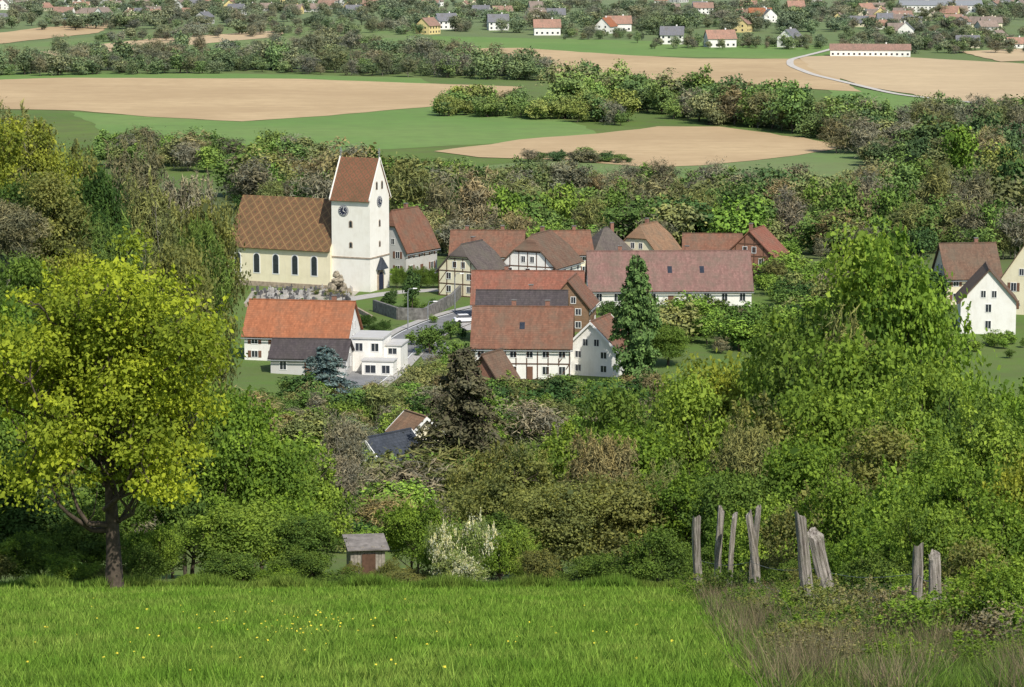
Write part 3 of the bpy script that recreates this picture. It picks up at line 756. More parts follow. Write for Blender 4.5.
# grotto, gravestones, walls, hedge
def rocks(name, specs, mat, seed=0):
    rg = np.random.default_rng(seed); import bmesh
    bm = bmesh.new()
    for (cx, cy, cz, sx, sy, sz) in specs:
        r_ = bmesh.ops.create_icosphere(bm, subdivisions=3, radius=1.0)
        ph = rg.random(6) * 6
        for v in r_['verts']:
            c = v.co; k_ = 1 + .16 * math.sin(3.1 * c.x + ph[0]) * math.sin(2.7 * c.y + ph[1]) + .12 * math.sin(5.3 * c.z + ph[2]) + rg.normal(0, .09)
            v.co = Vector((cx + c.x * sx * k_, cy + c.y * sy * k_, cz + c.z * sz * k_))
    me = bpy.data.meshes.new(name); bm.to_mesh(me); bm.free(); me.materials.append(mat); return me
gx = xat(338, 521); gy = 521; gz = float(T(gx, gy))
add_obj('stone_grotto', rocks('stone_grotto', [(-1.1, 0, 1.1, .7, .7, 1.6), (1.1, 0, .9, .7, .7, 1.4), (0, .3, 2.7, 1.1, .8, .8), (-.3, .6, 3.8, .6, .6, .7), (.5, .5, 3.2, .5, .5, .5), (0, 1.3, 1.3, 1.4, .5, 1.6), (-2.0, .2, .5, .6, .6, .7), (2.0, .3, .5, .6, .6, .7)], m_plain('grotto_rock', (.26, .22, .16), .6, 1.8)), (gx, gy, gz))
for px, s_ in ((331, .9), (345, .7), (338, .6)): add_obj('garden_shrub', SPR[1], (xat(px, 519), 519, gz), 1.0 * s_, (s_, s_, s_), None, jit(OL))
gs = Part(); gs2 = Part(); rg_ = random.Random(9)
for i in range(130):
    px = rg_.uniform(250, 352); Yg = rg_.choice((512, 515, 518, 521, 524, 527)) + rg_.uniform(-.4, .4); xx = xat(px, Yg); zz = float(T(xx, Yg)); w_ = rg_.uniform(.22, .38); h_ = rg_.uniform(.6, 1.15)
    a_ = math.radians(-20 + rg_.uniform(-6, 6)); ca, sa = math.cos(a_), math.sin(a_); G_ = gs if rg_.random() < .6 else gs2
    tp = lambda u, v, t: (xx + u * ca - v * sa, Yg + u * sa + v * ca, zz + t)
    if rg_.random() < .35:
        for (u0, u1, z0, z1) in ((-.07, .07, 0, h_ + .4), (-.32, -.075, h_ - .2, h_ - .05), (.075, .32, h_ - .2, h_ - .05), (-.35, .35, -.2, -.01)):
            G_.hexa([tp(u0, -.07, z0), tp(u1, -.07, z0), tp(u1, .07, z0), tp(u0, .07, z0), tp(u0, -.07, z1), tp(u1, -.07, z1), tp(u1, .07, z1), tp(u0, .07, z1)])
    else:
        pr = arch(0, -.1, w_ * 2, h_ + .1, 7); G_.prism([tp(u, -.09, t) for u, t in pr], [tp(u, .09, t) for u, t in pr])
    if rg_.random() < .4: G_.hexa([tp(-w_, -1.6, -.1), tp(w_, -1.6, -.1), tp(w_, -.12, -.1), tp(-w_, -.12, -.1), tp(-w_, -1.6, .2), tp(w_, -1.6, .2), tp(w_, -.12, .22), tp(-w_, -.12, .22)])
gr = bpy.data.objects.new('gravestones', None); scene.collection.objects.link(gr)
gs.obj('dark_stones', m_plain('granite', (.12, .115, .115), .6, .7, .5), gr); gs2.obj('pale_stones', m_plain('pale_granite', (.42, .40, .37), .4, .7, .6), gr)
for i in range(26):
    px = rg_.uniform(252, 350); Yg = rg_.uniform(511, 528); s_ = rg_.uniform(.3, .55); xx = xat(px, Yg)
    add_obj('grave_planting', SPR[i % 2], (xx, Yg, float(T(xx, Yg))), rg_.uniform(0, 6), (s_, s_, s_), None, jit(rg_.choice((MG, FR, DG, OL))))
strip('churchyard_gravel', [(xat(248, 519), 519), (xat(300, 519), 519), (xat(352, 518), 518)], 18, m_plain('churchyard_gravel', (.36, .33, .27), .25, .8), .02)

def wall_line(name, pts, h, t, mat, dz=0):
    p = Part(); P_ = [np.array(q[:2]) for q in pts]
    for a, b in zip(P_[:-1], P_[1:]):
        d_ = (b - a) / np.linalg.norm(b - a); n_ = np.array([-d_[1], d_[0]]) * t / 2; k_ = max(1, int(np.linalg.norm(b - a) / 4))
        for i in range(k_):
            u = a + (b - a) * i / k_; v = a + (b - a) * (i + 1) / k_; zu = float(T(*u)) + dz; zv = float(T(*v)) + dz
            p.hexa([(*(u - n_), zu - 1), (*(v - n_), zv - 1), (*(v + n_), zv - 1), (*(u + n_), zu - 1), (*(u - n_), zu + h), (*(v - n_), zv + h), (*(v + n_), zv + h), (*(u + n_), zu + h)])
    return p.obj(name, mat)
wall_line('churchyard_wall', [(xat(245, 506), 506), (xat(352, 504), 504), (xat(372, 490), 490)], .7, .4, M_SAND)
wall_line('stone_retaining_wall', [(xat(374, 500), 500), (xat(398, 490), 490), (xat(424, 489), 489), (xat(452, 508), 508), (xat(462, 522), 522)], 2.1, .5, M_STONE)
strip('church_path', [hit(345, 300), hit(372, 296), hit(400, 292), hit(440, 290)], 4, M_PAVE, .03)
rd = [(xat(352, 418), 418), (xat(376, 436), 436), (xat(396, 456), 456), (xat(418, 474), 474), (xat(442, 486), 486), (xat(470, 497), 497), (xat(520, 512), 512), (xat(600, 524), 524)]
strip('street', rd, 7.0, M_ASPH, .04)
M_LINE = m_plain('road_paint', (.75, .75, .72), .05, 1)
def offs(pts, o):
    P_ = np.array(pts, float); tn = norm(np.gradient(P_, axis=0)); return list(P_ + np.stack([-tn[:, 1], tn[:, 0]], 1) * o)
strip('street_edge_marking', offs(rd, 3.2), .18, M_LINE, .05); strip('street_edge_marking', offs(rd, -3.2), .18, M_LINE, .05)
strip('pavement', offs(rd, -4.3), 1.6, M_PAVE, .16); strip('pavement', offs(rd, 4.3), 1.6, M_PAVE, .16)
strip('side_street', [(xat(432, 480), 480), (xat(430, 466), 466), (xat(436, 450), 450), (xat(450, 430), 430)], 5, M_ASPH, .032)
strip('forecourt', [(xat(450, 482), 482), (xat(472, 478), 478)], 9, M_PAVE, .028)

def car(name, px, Yv, rot, paint):
    x = xat(px, Yv); z = float(T(x, Yv)) + .05
    r = bpy.data.objects.new(name, None); scene.collection.objects.link(r); r.location = (x, Yv, z); r.rotation_euler = (0, 0, math.radians(rot))
    body = [(-2.05, .35), (2.05, .32), (2.12, .6), (2.0, .82), (1.05, .95), (-1.6, .98), (-2.05, .9), (-2.12, .6)]
    p = Part(); p.prism([(a, -.85, b) for a, b in body], [(a, .85, b) for a, b in body]); p.obj('body', paint, r, bevel=.08)
    p = Part(); n0 = [(-1.75, .95), (1.0, .93)]; n1 = [(-1.35, 1.45), (.3, 1.45)]
    p.hexa([(n0[0][0], -.8, .93), (n0[1][0], -.8, .93), (n0[1][0], .8, .93), (n0[0][0], .8, .93), (n1[0][0], -.62, 1.42), (n1[1][0], -.62, 1.42), (n1[1][0], .62, 1.42), (n1[0][0], .62, 1.42)]); p.obj('glasshouse', M_GLASS, r)
    p = Part(); p.box(-1.4, .35, -.64, .64, 1.42, 1.5); p.obj('roof', paint, r, bevel=.03)
    p = Part()
    for xx in (-1.3, 1.35):
        for sy in (-1, 1):
            pts = [(xx + .32 * math.cos(a), .32 + .32 * math.sin(a)) for a in np.linspace(0, 2 * math.pi, 16, endpoint=False)]
            p.prism([(a, sy * .88, b) for a, b in pts], [(a, sy * .68, b) for a, b in pts])
    p.obj('wheels', m_plain('tyre', (.02, .02, .02), .2), r)
M_CARW = m_plain('car_paint_white', (.75, .75, .75), .03, 1, .3, .5)
car('parked_car', 466, 486, 12, M_CARW)

def lamp(px, Yv, h=7):
    x = xat(px, Yv); z = float(T(x, Yv))
    r = bpy.data.objects.new('street_lamp', None); scene.collection.objects.link(r); r.location = (x, Yv, z)
    V, Q = tube([[0, 0, 0], [0, 0, h * .9], [.2, 0, h], [1.1, 0, h + .1]], [.11, .07, .05, .05], 8)
    add_obj('pole', quad_mesh('pole', V, Q, [M_GUT]), parent=r)
    p = Part(); p.hexa([(.9, -.14, h), (1.6, -.1, h + .05), (1.6, .1, h + .05), (.9, .14, h), (.9, -.1, h + .18), (1.55, -.07, h + .16), (1.55, .07, h + .16), (.9, .1, h + .18)]); p.obj('lamp_head', M_FRAME, r)
lamp(408, 478); lamp(428, 462); lamp(455, 498)

# ------------------------------------------------------------------ distant village houses
def far_mesh(i, w, d, wh, rh, roofm, wallm):
    wl = []; fc = []; mi = []
    def add(vs, fs, m):
        n = len(wl); wl.extend(vs)
        for f in fs: fc.append([n + q for q in f]); mi.append(m)
    prof = [(-d / 2, -1), (d / 2, -1), (d / 2, wh), (0, wh + rh), (-d / 2, wh)]
    add([(-w / 2, a, b) for a, b in prof] + [(w / 2, a, b) for a, b in prof], [(4, 3, 2, 1, 0), (5, 6, 7, 8, 9), (0, 1, 6, 5), (1, 2, 7, 6), (4, 0, 5, 9)], 0)
    s = rh / (d / 2); D = d / 2 + .6; W = w / 2 + .5; up = .15
    add([(-W, -D, wh - .6 * s + up), (W, -D, wh - .6 * s + up), (W, 0, wh + rh + up), (-W, 0, wh + rh + up), (-W, D, wh - .6 * s + up), (W, D, wh - .6 * s + up)], [(0, 1, 2, 3), (3, 2, 5, 4)], 1)
    def bx(x0, x1, y0, y1, z0, z1, m):
        add([(x0, y0, z0), (x1, y0, z0), (x1, y1, z0), (x0, y1, z0), (x0, y0, z1), (x1, y0, z1), (x1, y1, z1), (x0, y1, z1)], [(0, 3, 2, 1), (4, 5, 6, 7), (0, 1, 5, 4), (1, 2, 6, 5), (2, 3, 7, 6), (3, 0, 4, 7)], m)
    nf = max(2, int(w / 3.2))
    for k_ in range(nf):
        u = -w / 2 + w * (k_ + .5) / nf
        for fl in range(max(1, int(wh / 2.6))): bx(u - .6, u + .6, -d / 2 - .06, -d / 2 + .1, fl * 2.6 + .9, fl * 2.6 + 2.1, 2)
    for fl in range(max(1, int((wh + 1) / 2.6))):
        for u in (-d / 5, d / 5):
            for sx_ in (-1, 1): bx(sx_ * w / 2 - .06, sx_ * w / 2 + .06, u - .5, u + .5, fl * 2.6 + .9, fl * 2.6 + 2.1, 2)
    bx(w * .2 - .4, w * .2 + .4, .6, 1.4, wh + rh * .6, wh + rh + 1, 0)
    me = bpy.data.meshes.new('village_house'); me.from_pydata(wl, [], fc)
    for m in (wallm, roofm, M_GLASS): me.materials.append(m)
    me.polygons.foreach_set('material_index', mi); me.update(); return me
FT = [m_roof('hazed_tiles_a', (.34, .20, .15), (.40, .25, .19)), m_roof('hazed_tiles_b', (.40, .22, .16), (.48, .28, .20)), m_roof('hazed_tiles_c', (.26, .20, .17), (.32, .25, .21)), m_roof('hazed_tiles_d', (.18, .18, .20), (.24, .24, .26)), m_roof('hazed_tiles_e', (.30, .23, .19), (.38, .28, .23))]  # roof tiles paled, distance haze put into their colour
wl_ = [M_WHITE, M_CREAM, M_CREAM, M_GREY, M_YEL, M_WHITE]
FM = [far_mesh(i, random.uniform(11, 17), random.uniform(9, 12), random.choice([3, 4.5, 5.5]), random.uniform(3.5, 5), FT[i % 5], wl_[i % 6]) for i in range(20)]
FMO = [far_mesh(0, 15, 10, 4.5, 5, M_OR, M_WHITE), far_mesh(0, 16, 11, 5, 4.5, FT[1], M_WHITE), far_mesh(0, 13, 10, 5.5, 4.5, FT[0], M_YEL), far_mesh(0, 13, 10, 5.5, 4.5, FT[3], M_WHITE)]
def fh(px, py, rot=None, i=None, s=1.0, me=None):
    x, y, z = hit(px, py); add_obj('village_house', me or FM[random.randrange(20) if i is None else i], (x, y, z), math.radians(random.choice([random.gauss(0, 15), random.gauss(75, 20)]) if rot is None else rot), (s,) * 3)
for _ in range(34): fh(random.uniform(-10, 245), random.uniform(3, 24))
for _ in range(14): fh(random.uniform(240, 400), random.uniform(2, 14))
for _ in range(12): fh(random.uniform(395, 560), random.uniform(3, 22))
for px, py, ro, k_ in ((428, 34, 60, 2), (446, 29, 20, 3), (498, 30, 8, 3), (547, 35, 2, 1), (618, 31, 3, 1), (672, 44, -5, 3), (720, 47, 10, 1), (742, 32, 70, 2), (760, 22, 0, 0), (790, 47, 60, 3), (606, 33, 70, 0)): fh(px, py, ro, me=FMO[k_], s=1.15)
for _ in range(54):
    px = random.uniform(840, 1040); fh(px, random.uniform(4, 24 + 24 * min(1, (px - 830) / 120)))
for _ in range(14): fh(random.uniform(650, 840), random.uniform(2, 24))
x, y, z = hit(870, 56)
add_obj('farm_hall', far_mesh(0, 48, 14, 4, 3.2, FT[0], M_WHITE), (x, y, z), math.radians(-6))
x, y, z = hit(940, 12)
add_obj('farm_hall', far_mesh(0, 70, 18, 6, 4, M_GUT, M_WHITE), (x, y, z), 0)

# ------------------------------------------------------------------ distant trees (instanced masses)
def belt(name, path, n, jx, jy, h0, h1, pal, twig=.25, wf=1.0, far=0.0):
    root = bpy.data.objects.new(name, None); scene.collection.objects.link(root)
    P_ = np.array(path, float); seg = np.linalg.norm(np.diff(P_, axis=0), axis=1); cum = np.append(0, np.cumsum(seg))
    for i in range(n):
        t = (i + random.random()) / n * cum[-1]; px = np.interp(t, cum, P_[:, 0]) + random.uniform(-jx, jx); py = np.interp(t, cum, P_[:, 1]) + random.uniform(-jy, jy)
        x, y, z = hit(px, py); H = random.uniform(h0, h1) * random.choice([.6, .8, 1, 1, 1.3])
        tw_ = random.random() < twig
        me = random.choice(TWL) if tw_ else random.choice(LO)
        c = random.choice((GB, BR, OL, RU)) if tw_ else random.choice(pal)
        haze_tint = (.21, .235, .18); c = tuple(a * (1 - far) + b * far for a, b in zip(c, haze_tint))  # far blends the tree colour towards a pale grey-green, as painted haze
        s = H / 12 * random.uniform(.8, 1.35) * wf
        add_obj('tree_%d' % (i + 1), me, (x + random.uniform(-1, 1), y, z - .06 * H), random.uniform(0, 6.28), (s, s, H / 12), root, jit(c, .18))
A = (FR, MG, DG, OL, OL, MG); B = (MG, OL, MG, GB, OL, FR); C_ = (LG, YG, FR, MG, FR)
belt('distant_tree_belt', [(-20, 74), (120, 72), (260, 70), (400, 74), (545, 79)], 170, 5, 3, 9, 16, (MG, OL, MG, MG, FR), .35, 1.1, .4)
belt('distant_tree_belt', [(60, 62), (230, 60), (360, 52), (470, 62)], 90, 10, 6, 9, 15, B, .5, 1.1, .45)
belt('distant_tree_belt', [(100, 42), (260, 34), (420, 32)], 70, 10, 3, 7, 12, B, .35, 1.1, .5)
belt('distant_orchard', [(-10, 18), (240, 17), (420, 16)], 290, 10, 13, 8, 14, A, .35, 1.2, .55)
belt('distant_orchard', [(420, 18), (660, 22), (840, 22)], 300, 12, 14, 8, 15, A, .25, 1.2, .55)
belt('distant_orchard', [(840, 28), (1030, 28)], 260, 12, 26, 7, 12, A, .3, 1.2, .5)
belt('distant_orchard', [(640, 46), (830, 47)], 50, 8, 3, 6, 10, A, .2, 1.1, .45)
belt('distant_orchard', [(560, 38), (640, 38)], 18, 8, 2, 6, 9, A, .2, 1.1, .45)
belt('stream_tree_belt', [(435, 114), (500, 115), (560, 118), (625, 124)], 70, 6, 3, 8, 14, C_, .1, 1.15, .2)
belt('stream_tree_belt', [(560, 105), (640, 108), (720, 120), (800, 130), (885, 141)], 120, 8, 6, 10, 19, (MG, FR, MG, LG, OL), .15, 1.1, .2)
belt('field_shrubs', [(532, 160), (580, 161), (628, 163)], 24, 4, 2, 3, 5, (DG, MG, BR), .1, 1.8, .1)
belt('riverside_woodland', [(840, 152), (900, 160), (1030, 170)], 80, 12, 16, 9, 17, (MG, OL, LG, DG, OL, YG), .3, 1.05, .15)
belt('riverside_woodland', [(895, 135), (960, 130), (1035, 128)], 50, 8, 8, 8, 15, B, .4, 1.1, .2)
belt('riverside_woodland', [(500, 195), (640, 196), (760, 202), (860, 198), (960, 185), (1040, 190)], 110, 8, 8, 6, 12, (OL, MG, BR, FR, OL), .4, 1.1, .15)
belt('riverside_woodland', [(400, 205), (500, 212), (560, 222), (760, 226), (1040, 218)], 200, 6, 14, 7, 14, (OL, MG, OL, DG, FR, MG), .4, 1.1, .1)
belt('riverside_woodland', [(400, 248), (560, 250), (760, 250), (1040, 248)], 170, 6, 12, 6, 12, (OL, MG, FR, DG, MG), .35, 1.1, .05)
belt('riverside_woodland', [(240, 200), (330, 205), (470, 210)], 90, 8, 14, 8, 15, (OL, MG, DG, OL, MG), .35, 1.1)
belt('riverside_woodland', [(110, 165), (220, 165), (340, 172)], 70, 8, 9, 7, 12, (MG, OL, FR, LG), .3, 1.2, .1)
belt('village_garden_trees', [(765, 285), (800, 300), (940, 305)], 60, 6, 18, 4, 8, (MG, FR, DG, OL, LG), .2, 1.2)
belt('village_garden_trees', [(640, 335), (700, 342), (820, 345), (930, 350)], 80, 10, 14, 4, 8, (MG, FR, DG, OL, LG), .2, 1.2)
belt('village_garden_trees', [(590, 318), (640, 322), (760, 322)], 24, 8, 4, 2, 3.5, (MG, DG, FR), .1, 1.3)
belt('village_garden_trees', [(940, 352), (1030, 352)], 16, 6, 8, 2, 3.2, (MG, FR, LG), .1, 1.3)
belt('village_garden_trees', [(408, 352), (440, 345), (462, 338)], 12, 6, 8, 1.5, 3.2, (MG, FR, DG), 0, 1.2)
belt('village_garden_trees', [(395, 300), (425, 310), (445, 325)], 9, 8, 6, 1.2, 2.4, (MG, FR, DG), 0, 1.2)
belt('village_garden_trees', [(388, 280), (430, 282), (450, 290)], 10, 8, 4, 1.5, 3.5, (MG, FR, DG), 0, 1.2)
belt('village_garden_trees', [(250, 408), (370, 415), (430, 400), (560, 412), (650, 405)], 110, 8, 10, 3, 5, (MG, FR, DG, OL, LG, OL), .25, 1.3)
belt('village_garden_trees', [(430, 378), (470, 385)], 10, 8, 8, 3, 5, (MG, DG, OL, FR), .2, 1.2)
belt('village_garden_trees', [(250, 440), (345, 440), (420, 432), (520, 440), (640, 430)], 90, 10, 12, 3, 6, (MG, FR, DG, OL, LG), .3, 1.3)
belt('village_garden_trees', [(250, 500), (345, 510), (360, 520), (440, 515), (520, 490), (640, 470)], 70, 12, 14, 3, 6, (MG, FR, DG, OL, LG), .3, 1.3)
belt('hillside_scrub', [(120, 545), (240, 540), (420, 548), (660, 540)], 50, 12, 10, 2.5, 4.5, (MG, FR, DG, OL), .2, 1.3)

# ------------------------------------------------------------------ individual trees
r_ = lambda L: random.choice(L)
tree('tall_tree', LO[2], 378, 760, 140, 44, MG, baseH=12); tree('tall_tree', LO[0], 350, 760, 132, 54, RU, baseH=12); tree('tall_tree', TWL[0], 415, 700, 150, 64, OL, baseH=12)
tree('bare_tree', TWL[1], 476, 640, 158, 50, (.32, .27, .15), baseH=12); tree('bare_tree', TWL[0], 325, 650, 160, 56, GB, baseH=12)
rt = random.Random(21)
for px, Yv, top, w_, k_ in ((440, 660, 172, 40, 1), (505, 650, 178, 44, 0), (530, 700, 185, 36, 1), (560, 680, 176, 44, 0), (588, 640, 190, 40, 1), (615, 700, 172, 40, 0), (640, 660, 180, 46, 1), (672, 700, 186, 36, 0), (700, 650, 182, 44, 1), (730, 690, 176, 38, 0),
        (758, 660, 190, 44, 0), (790, 640, 178, 46, 1), (815, 700, 172, 40, 0), (842, 650, 170, 48, 0), (868, 700, 158, 40, 1), (890, 640, 168, 50, 0), (912, 860, 150, 56, 0), (935, 700, 145, 46, 1), (960, 880, 108, 54, 0), (975, 680, 158, 50, 1), (1000, 760, 140, 50, 0), (1022, 700, 132, 60, 0), (990, 620, 188, 46, 0), (905, 620, 195, 46, 1), (1015, 600, 200, 50, 1)):
    tree('woodland_tree', (TWL if k_ else LO)[rt.randrange(2 if k_ else 5)], px, Yv, top, w_, rt.choice((GB, OL, RU, BR)) if k_ else rt.choice((MG, OL, FR, DG, LG)), baseH=12, baseW=10)
tree('pollard_willow', LO[0], 452, 700, 205, 40, OL, baseH=12)
# left hillside
for px, Yv, top, w_, c, tw_ in ((-20, 250, 82, 110, YG, 0), (25, 262, 90, 90, OL, 1), (42, 262, 104, 80, YG, 0), (84, 300, 122, 80, OL, 0), (104, 258, 134, 70, DG, 0), (132, 290, 118, 90, BR, 1), (152, 270, 156, 80, OL, 1),
        (185, 300, 140, 80, GB, 1), (206, 290, 165, 70, OL, 0), (205, 280, 188, 50, MG, 1), (60, 230, 170, 90, OL, 0), (8, 225, 190, 90, BR, 1), (125, 225, 200, 90, MG, 1), (175, 225, 205, 80, OL, 0), (35, 235, 150, 70, DG, 0), (205, 320, 205, 46, YG, 0)):
    tree('woodland_tree', r_(TWH if tw_ else HI), px, Yv, top, w_ * 1.15, c, ratio=.42)
for px, Yv, top, w_, c in ((195, 200, 262, 80, OL), (20, 190, 255, 100, MG), (80, 190, 250, 90, YG), (150, 195, 255, 90, DG)):
    tree('woodland_tree', r_(HI), px, Yv, top, w_, c, ratio=.45)
# conifers near the village
tree('columnar_conifer', COL, 636, 418, 253, 46, (.11, .19, .06), baseH=12, baseW=5)
tree('dark_conifer', CON, 464, 332, 345, 100, (.10, .095, .055), baseH=12, baseW=6.5)
tree('blue_spruce', CON, 325, 400, 345, 62, (.11, .16, .15), baseH=12, baseW=6.5)
tree('yew_tree', COL, 388, 500, 292, 16, DG, baseH=12, baseW=5)
tree('garden_tree', HI[1], 668, 440, 318, 60, MG)
tree('bare_tree', TWH[1], 345, 250, 405, 60, GB, baseW=7); tree('bare_tree', TWH[0], 335, 190, 440, 60, GB, baseW=7)
tree('garden_tree', LO[1], 430, 452, 320, 30, MG, baseH=12); tree('garden_tree', LO[2], 412, 500, 262, 24, DG, baseH=12)
for px in range(397, 446, 6): tree('clipped_hedge_section', SH[px % 3], px, 531, 264 + px % 3, 15, MG, baseH=4, baseW=4.4)
for px, Yv, top, w_ in ((376, 470, 322, 22), (384, 474, 318, 20), (366, 480, 312, 26)): tree('garden_shrub', SH[px % 3], px, Yv, top, w_, DG, baseH=4, baseW=4.4)

tree('oak_tree', OAK, 114, 100, 196, 320, OY, baseH=13.9, baseW=12.2)
# tree line below the meadow
L = [(15, 140, 270, 130, FR), (62, 150, 318, 110, RU), (-20, 112, 380, 130, MG), (35, 112, 480, 110, DG), (185, 128, 350, 110, MG), (240, 130, 360, 110, FR), (192, 112, 435, 100, MG), (262, 112, 395, 120, FR), (312, 118, 440, 90, LG),
     (110, 125, 430, 120, MG), (90, 110, 500, 90, MG), (150, 108, 515, 80, FR),
     (230, 106, 490, 100, LG), (300, 107, 505, 80, MG), (412, 114, 482, 76, FR), (520, 116, 440, 110, OL), (560, 124, 390, 110, LG), (604, 130, 385, 110, MG),
     (640, 122, 400, 110, FR), (500, 135, 425, 90, OL), (690, 128, 375, 110, LG), (700, 150, 350, 110, MG), (625, 110, 460, 110, OL), (560, 108, 470, 100, OL), (690, 110, 440, 110, FR), (500, 107, 508, 80, MG),
     (735, 150, 322, 120, YG), (785, 145, 285, 130, LG), (700, 170, 345, 100, OL), (830, 142, 246, 150, FR), (872, 138, 226, 150, LG), (892, 136, 212, 130, FR), (810, 135, 300, 130, MG), (860, 128, 290, 140, FR), (915, 126, 322, 110, LG), (1005, 128, 354, 110, FR), (955, 122, 352, 100, MG), (760, 120, 385, 120, OL),
     (830, 120, 350, 130, FR), (905, 114, 358, 120, LG), (985, 106, 385, 120, LG), (1035, 118, 358, 100, FR), (870, 102, 425, 120, OL), (800, 106, 420, 110, FR), (735, 106, 450, 100, MG), (940, 94, 425, 120, LG)]
for px, Yv, top, w_, c in L: tree('hedgerow_tree', r_(HI), px, Yv, top, w_ * 1.15, c)
tree('bare_tree', TWH[0], 600, 118, 410, 80, RU, baseW=7); tree('bare_tree', TWH[1], 655, 112, 450, 70, OL, baseW=7); tree('bare_tree', TWH[0], 745, 112, 400, 80, OL, baseW=7)
tree('bare_tree', TWH[1], 850, 130, 290, 90, OL, baseW=7)
# undergrowth at the meadow edge
for px in list(range(-10, 330, 26)) + list(range(405, 700, 26)):
    tree('undergrowth_shrub', SH[random.randrange(3)], px + random.uniform(-8, 8), 102.5 + random.uniform(0, 3), random.uniform(515, 572) if not 85 < px < 145 else 562, random.uniform(50, 90), r_((MG, FR, MG, LG, OL)), baseH=4, baseW=4.4)
for px, Yv, top, w_ in ((440, 103, 516, 50), (474, 104, 507, 56), (458, 102.5, 548, 56), (492, 105, 520, 40)):
    tree('blossoming_shrub', SH[random.randrange(3)], px, Yv, top, w_, (.24, .30, .12), baseH=4, baseW=4.4)
    tree('blossom_sprays', SPR[1], px + 3, Yv - .3, top - 2, w_ * .85, (.55, .56, .45), baseH=2, baseW=2.6)
# hedge along the fence
for px, Yv, top, w_, c in ((715, 92, 535, 60, MG), (735, 88, 505, 80, FR), (775, 84, 485, 90, LG), (810, 78, 475, 100, OL), (850, 74, 460, 110, FR), (905, 70, 445, 120, LG), (960, 68, 435, 120, FR), (1020, 66, 425, 120, YG),
        (885, 62, 500, 100, FR), (940, 58, 485, 110, LG), (1005, 55, 480, 120, FR), (985, 50, 530, 110, OL), (1035, 46, 540, 110, LG), (880, 58, 540, 80, MG), (1015, 43, 585, 100, FR), (845, 66, 530, 70, FR), (775, 80, 545, 60, OL), (800, 72, 548, 60, MG), (1040, 38, 610, 100, LG)):
    tree('hedge_shrub', SH[random.randrange(3)], px, Yv, top, w_ * 1.15, c, baseH=4, baseW=4.4)
rb = random.Random(4)
for i in range(120):
    Yv = 32 + 54 * rb.random() ** 1.2; e = edge(Yv); xx = rb.uniform(e + .7, 7.8)
    s_ = rb.uniform(.3, .6) if xx < e + 3 else rb.uniform(.5, .9); c = rb.choice((MG, FR, OL, DG, GB, FR, BR))
    add_obj('bramble_bush', SPR[i % 2], (xx, Yv, float(T(xx, Yv)) - .05), rb.uniform(0, 6), (s_, s_, s_ * rb.uniform(.5, .8)), None, jit(c, .15))
for i in range(22):
    Yv = 38 + 40 * rb.random(); xx = 7.6 - (Yv - 45) * .01 + rb.uniform(-.5, 1.2); s_ = rb.uniform(.25, .42)
    add_obj('bramble_bush', SH[i % 3], (xx, Yv, float(T(xx, Yv)) - .05), rb.uniform(0, 6), (s_, s_, s_ * rb.uniform(.7, 1.0)), None, jit(rb.choice((MG, FR, OL, LG)), .15))

# ------------------------------------------------------------------ fence posts
def m_wood():
    m, nt, out = newmat('weathered_wood')
    tc = N(nt, 'ShaderNodeTexCoord').outputs['Object']
    mp = N(nt, 'ShaderNodeMapping'); mp.inputs['Scale'].default_value = (22, 22, 1.4); nt.links.new(tc, mp.inputs[0])
    n1 = noise(nt, mp.outputs[0], 1, 6, .7); n2 = noise(nt, tc, 2.5, 5, .7)
    c = mixc(nt, ramp(nt, n1, .38, .60), (.07, .055, .045), (.40, .355, .31))
    c = mixc(nt, mathn(nt, 'MULTIPLY', ramp(nt, n2, .45, .65), .6), c, (.17, .165, .11))
    principled(nt, out, c, .9, n1, 1.0, .04); return m
M_WOOD = m_wood()
def post(px, Yv, top, wpx, lean, seed):
    x = xat(px, Yv); z = float(T(x, Yv)); H = ray(px, top)[1] * Yv - z; w = wpx / F * Yv
    rg = np.random.default_rng(seed); k = 11; nr = 16
    ang = np.linspace(0, 2 * np.pi, k, endpoint=False); sec = 1 + rg.normal(0, .12, k)
    V = []; tw_ = rg.normal(0, .4); bend = rg.normal(0, .05)
    for i in range(nr):
        t = i / (nr - 1); zz = -.4 + (H + .4) * t; r_x = w / 2 * (1.1 - .2 * t + .05 * math.sin(7 * t + seed)); r_y = r_x * .7
        wob = .02 * math.sin(5 * t + seed) + bend * math.sin(math.pi * t)
        for j in range(k):
            s = sec[j] + rg.normal(0, .04); a = ang[j] + tw_ * t
            topcut = (0 if i < nr - 1 else (rg.normal(0, .03) + .11 * math.cos(ang[j] + seed * 1.7)))
            V.append((math.cos(a) * r_x * s + wob, math.sin(a) * r_y * s, zz + topcut))
    Fc = [(i * k + j, i * k + (j + 1) % k, (i + 1) * k + (j + 1) % k, (i + 1) * k + j) for i in range(nr - 1) for j in range(k)] + [tuple((nr - 1) * k + j for j in range(k))]
    me = bpy.data.meshes.new('fence_post'); me.from_pydata(V, [], Fc); me.materials.append(M_WOOD); me.update()
    add_obj('fence_post', me, (x, Yv, z), (math.radians(rg.normal(0, 3)), math.radians(lean), 0))
post(700, 82, 515, 9, -3, 1); post(718, 80, 508, 7, 1, 2); post(727, 79, 516, 6, 5, 7); post(750, 76, 507, 6, 3, 3); post(760, 75, 514, 8, -8, 4)
post(812, 53, 517, 15, -6, 5); post(838, 51, 534, 15, -13, 6)
post(914, 43, 547, 12, 0, 8); post(938, 42, 556, 14, -3, 10)
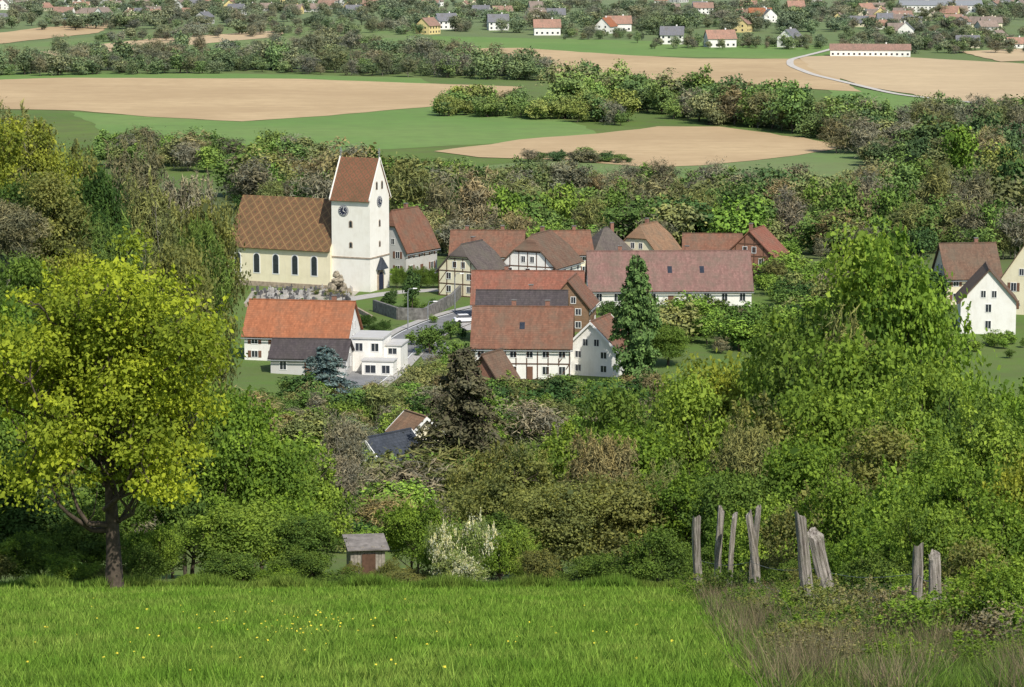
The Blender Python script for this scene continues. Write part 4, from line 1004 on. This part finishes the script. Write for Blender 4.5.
for i, (px, Yv) in enumerate(((690, 80), (712, 77), (735, 76), (765, 72), (800, 50), (826, 48), (850, 49), (905, 41), (926, 40), (950, 40), (780, 66), (875, 46))):
    xx = xat(px, Yv); s_ = .55 + .1 * (i % 3)
    add_obj('bramble_bush', SPR[i % 2], (xx, Yv, float(T(xx, Yv)) - .05), i * 1.3, (s_, s_, s_ * .8), None, jit((FR, OL, MG, BR)[i % 4], .15))
wx = [(xat(px, Yv), Yv) for px, Yv in ((700, 82), (750, 76), (812, 53), (914, 43), (938, 42))]
for hgt in (.7, 1.2):
    pts = []
    for a, b in zip(wx[:-1], wx[1:]):
        for t in np.linspace(0, 1, 8, endpoint=False):
            xx = a[0] + (b[0] - a[0]) * t; yy = a[1] + (b[1] - a[1]) * t; pts.append([xx, yy - .1, float(T(xx, yy)) + hgt - .12 * math.sin(math.pi * t)])
    V, Q = tube(pts, [.006] * len(pts), 4); add_obj('fence_wire', quad_mesh('fence_wire', V, Q, [M_GUT]))

# ------------------------------------------------------------------ light, sky, camera
el, az = math.radians(46), math.radians(152)   # azimuth clockwise from +Y
w = bpy.data.worlds.new('World'); scene.world = w; w.use_nodes = True
nt = w.node_tree; bg = nt.nodes['Background']; sky = nt.nodes.new('ShaderNodeTexSky'); sky.sky_type = 'NISHITA'; sky.sun_disc = False
sky.sun_elevation = el; sky.sun_rotation = az; nt.links.new(sky.outputs[0], bg.inputs[0]); bg.inputs[1].default_value = .14
sd = bpy.data.lights.new('sun', 'SUN'); sd.energy = 4.9; sd.angle = math.radians(.5); sd.color = (1, .95, .86)
so = bpy.data.objects.new('sun', sd); scene.collection.objects.link(so)
dirv = Vector((math.sin(az) * math.cos(el), math.cos(az) * math.cos(el), math.sin(el)))
so.rotation_euler = (-dirv).to_track_quat('-Z', 'Y').to_euler(); so.location = (50, -50, 80)
cam = bpy.data.cameras.new('camera'); cam.sensor_width = 36; cam.lens = F * 36 / 1024; cam.clip_start = .5; cam.clip_end = 60000
co = bpy.data.objects.new('camera', cam); scene.collection.objects.link(co); co.rotation_euler = (math.pi / 2 - TH, 0, 0); scene.camera = co
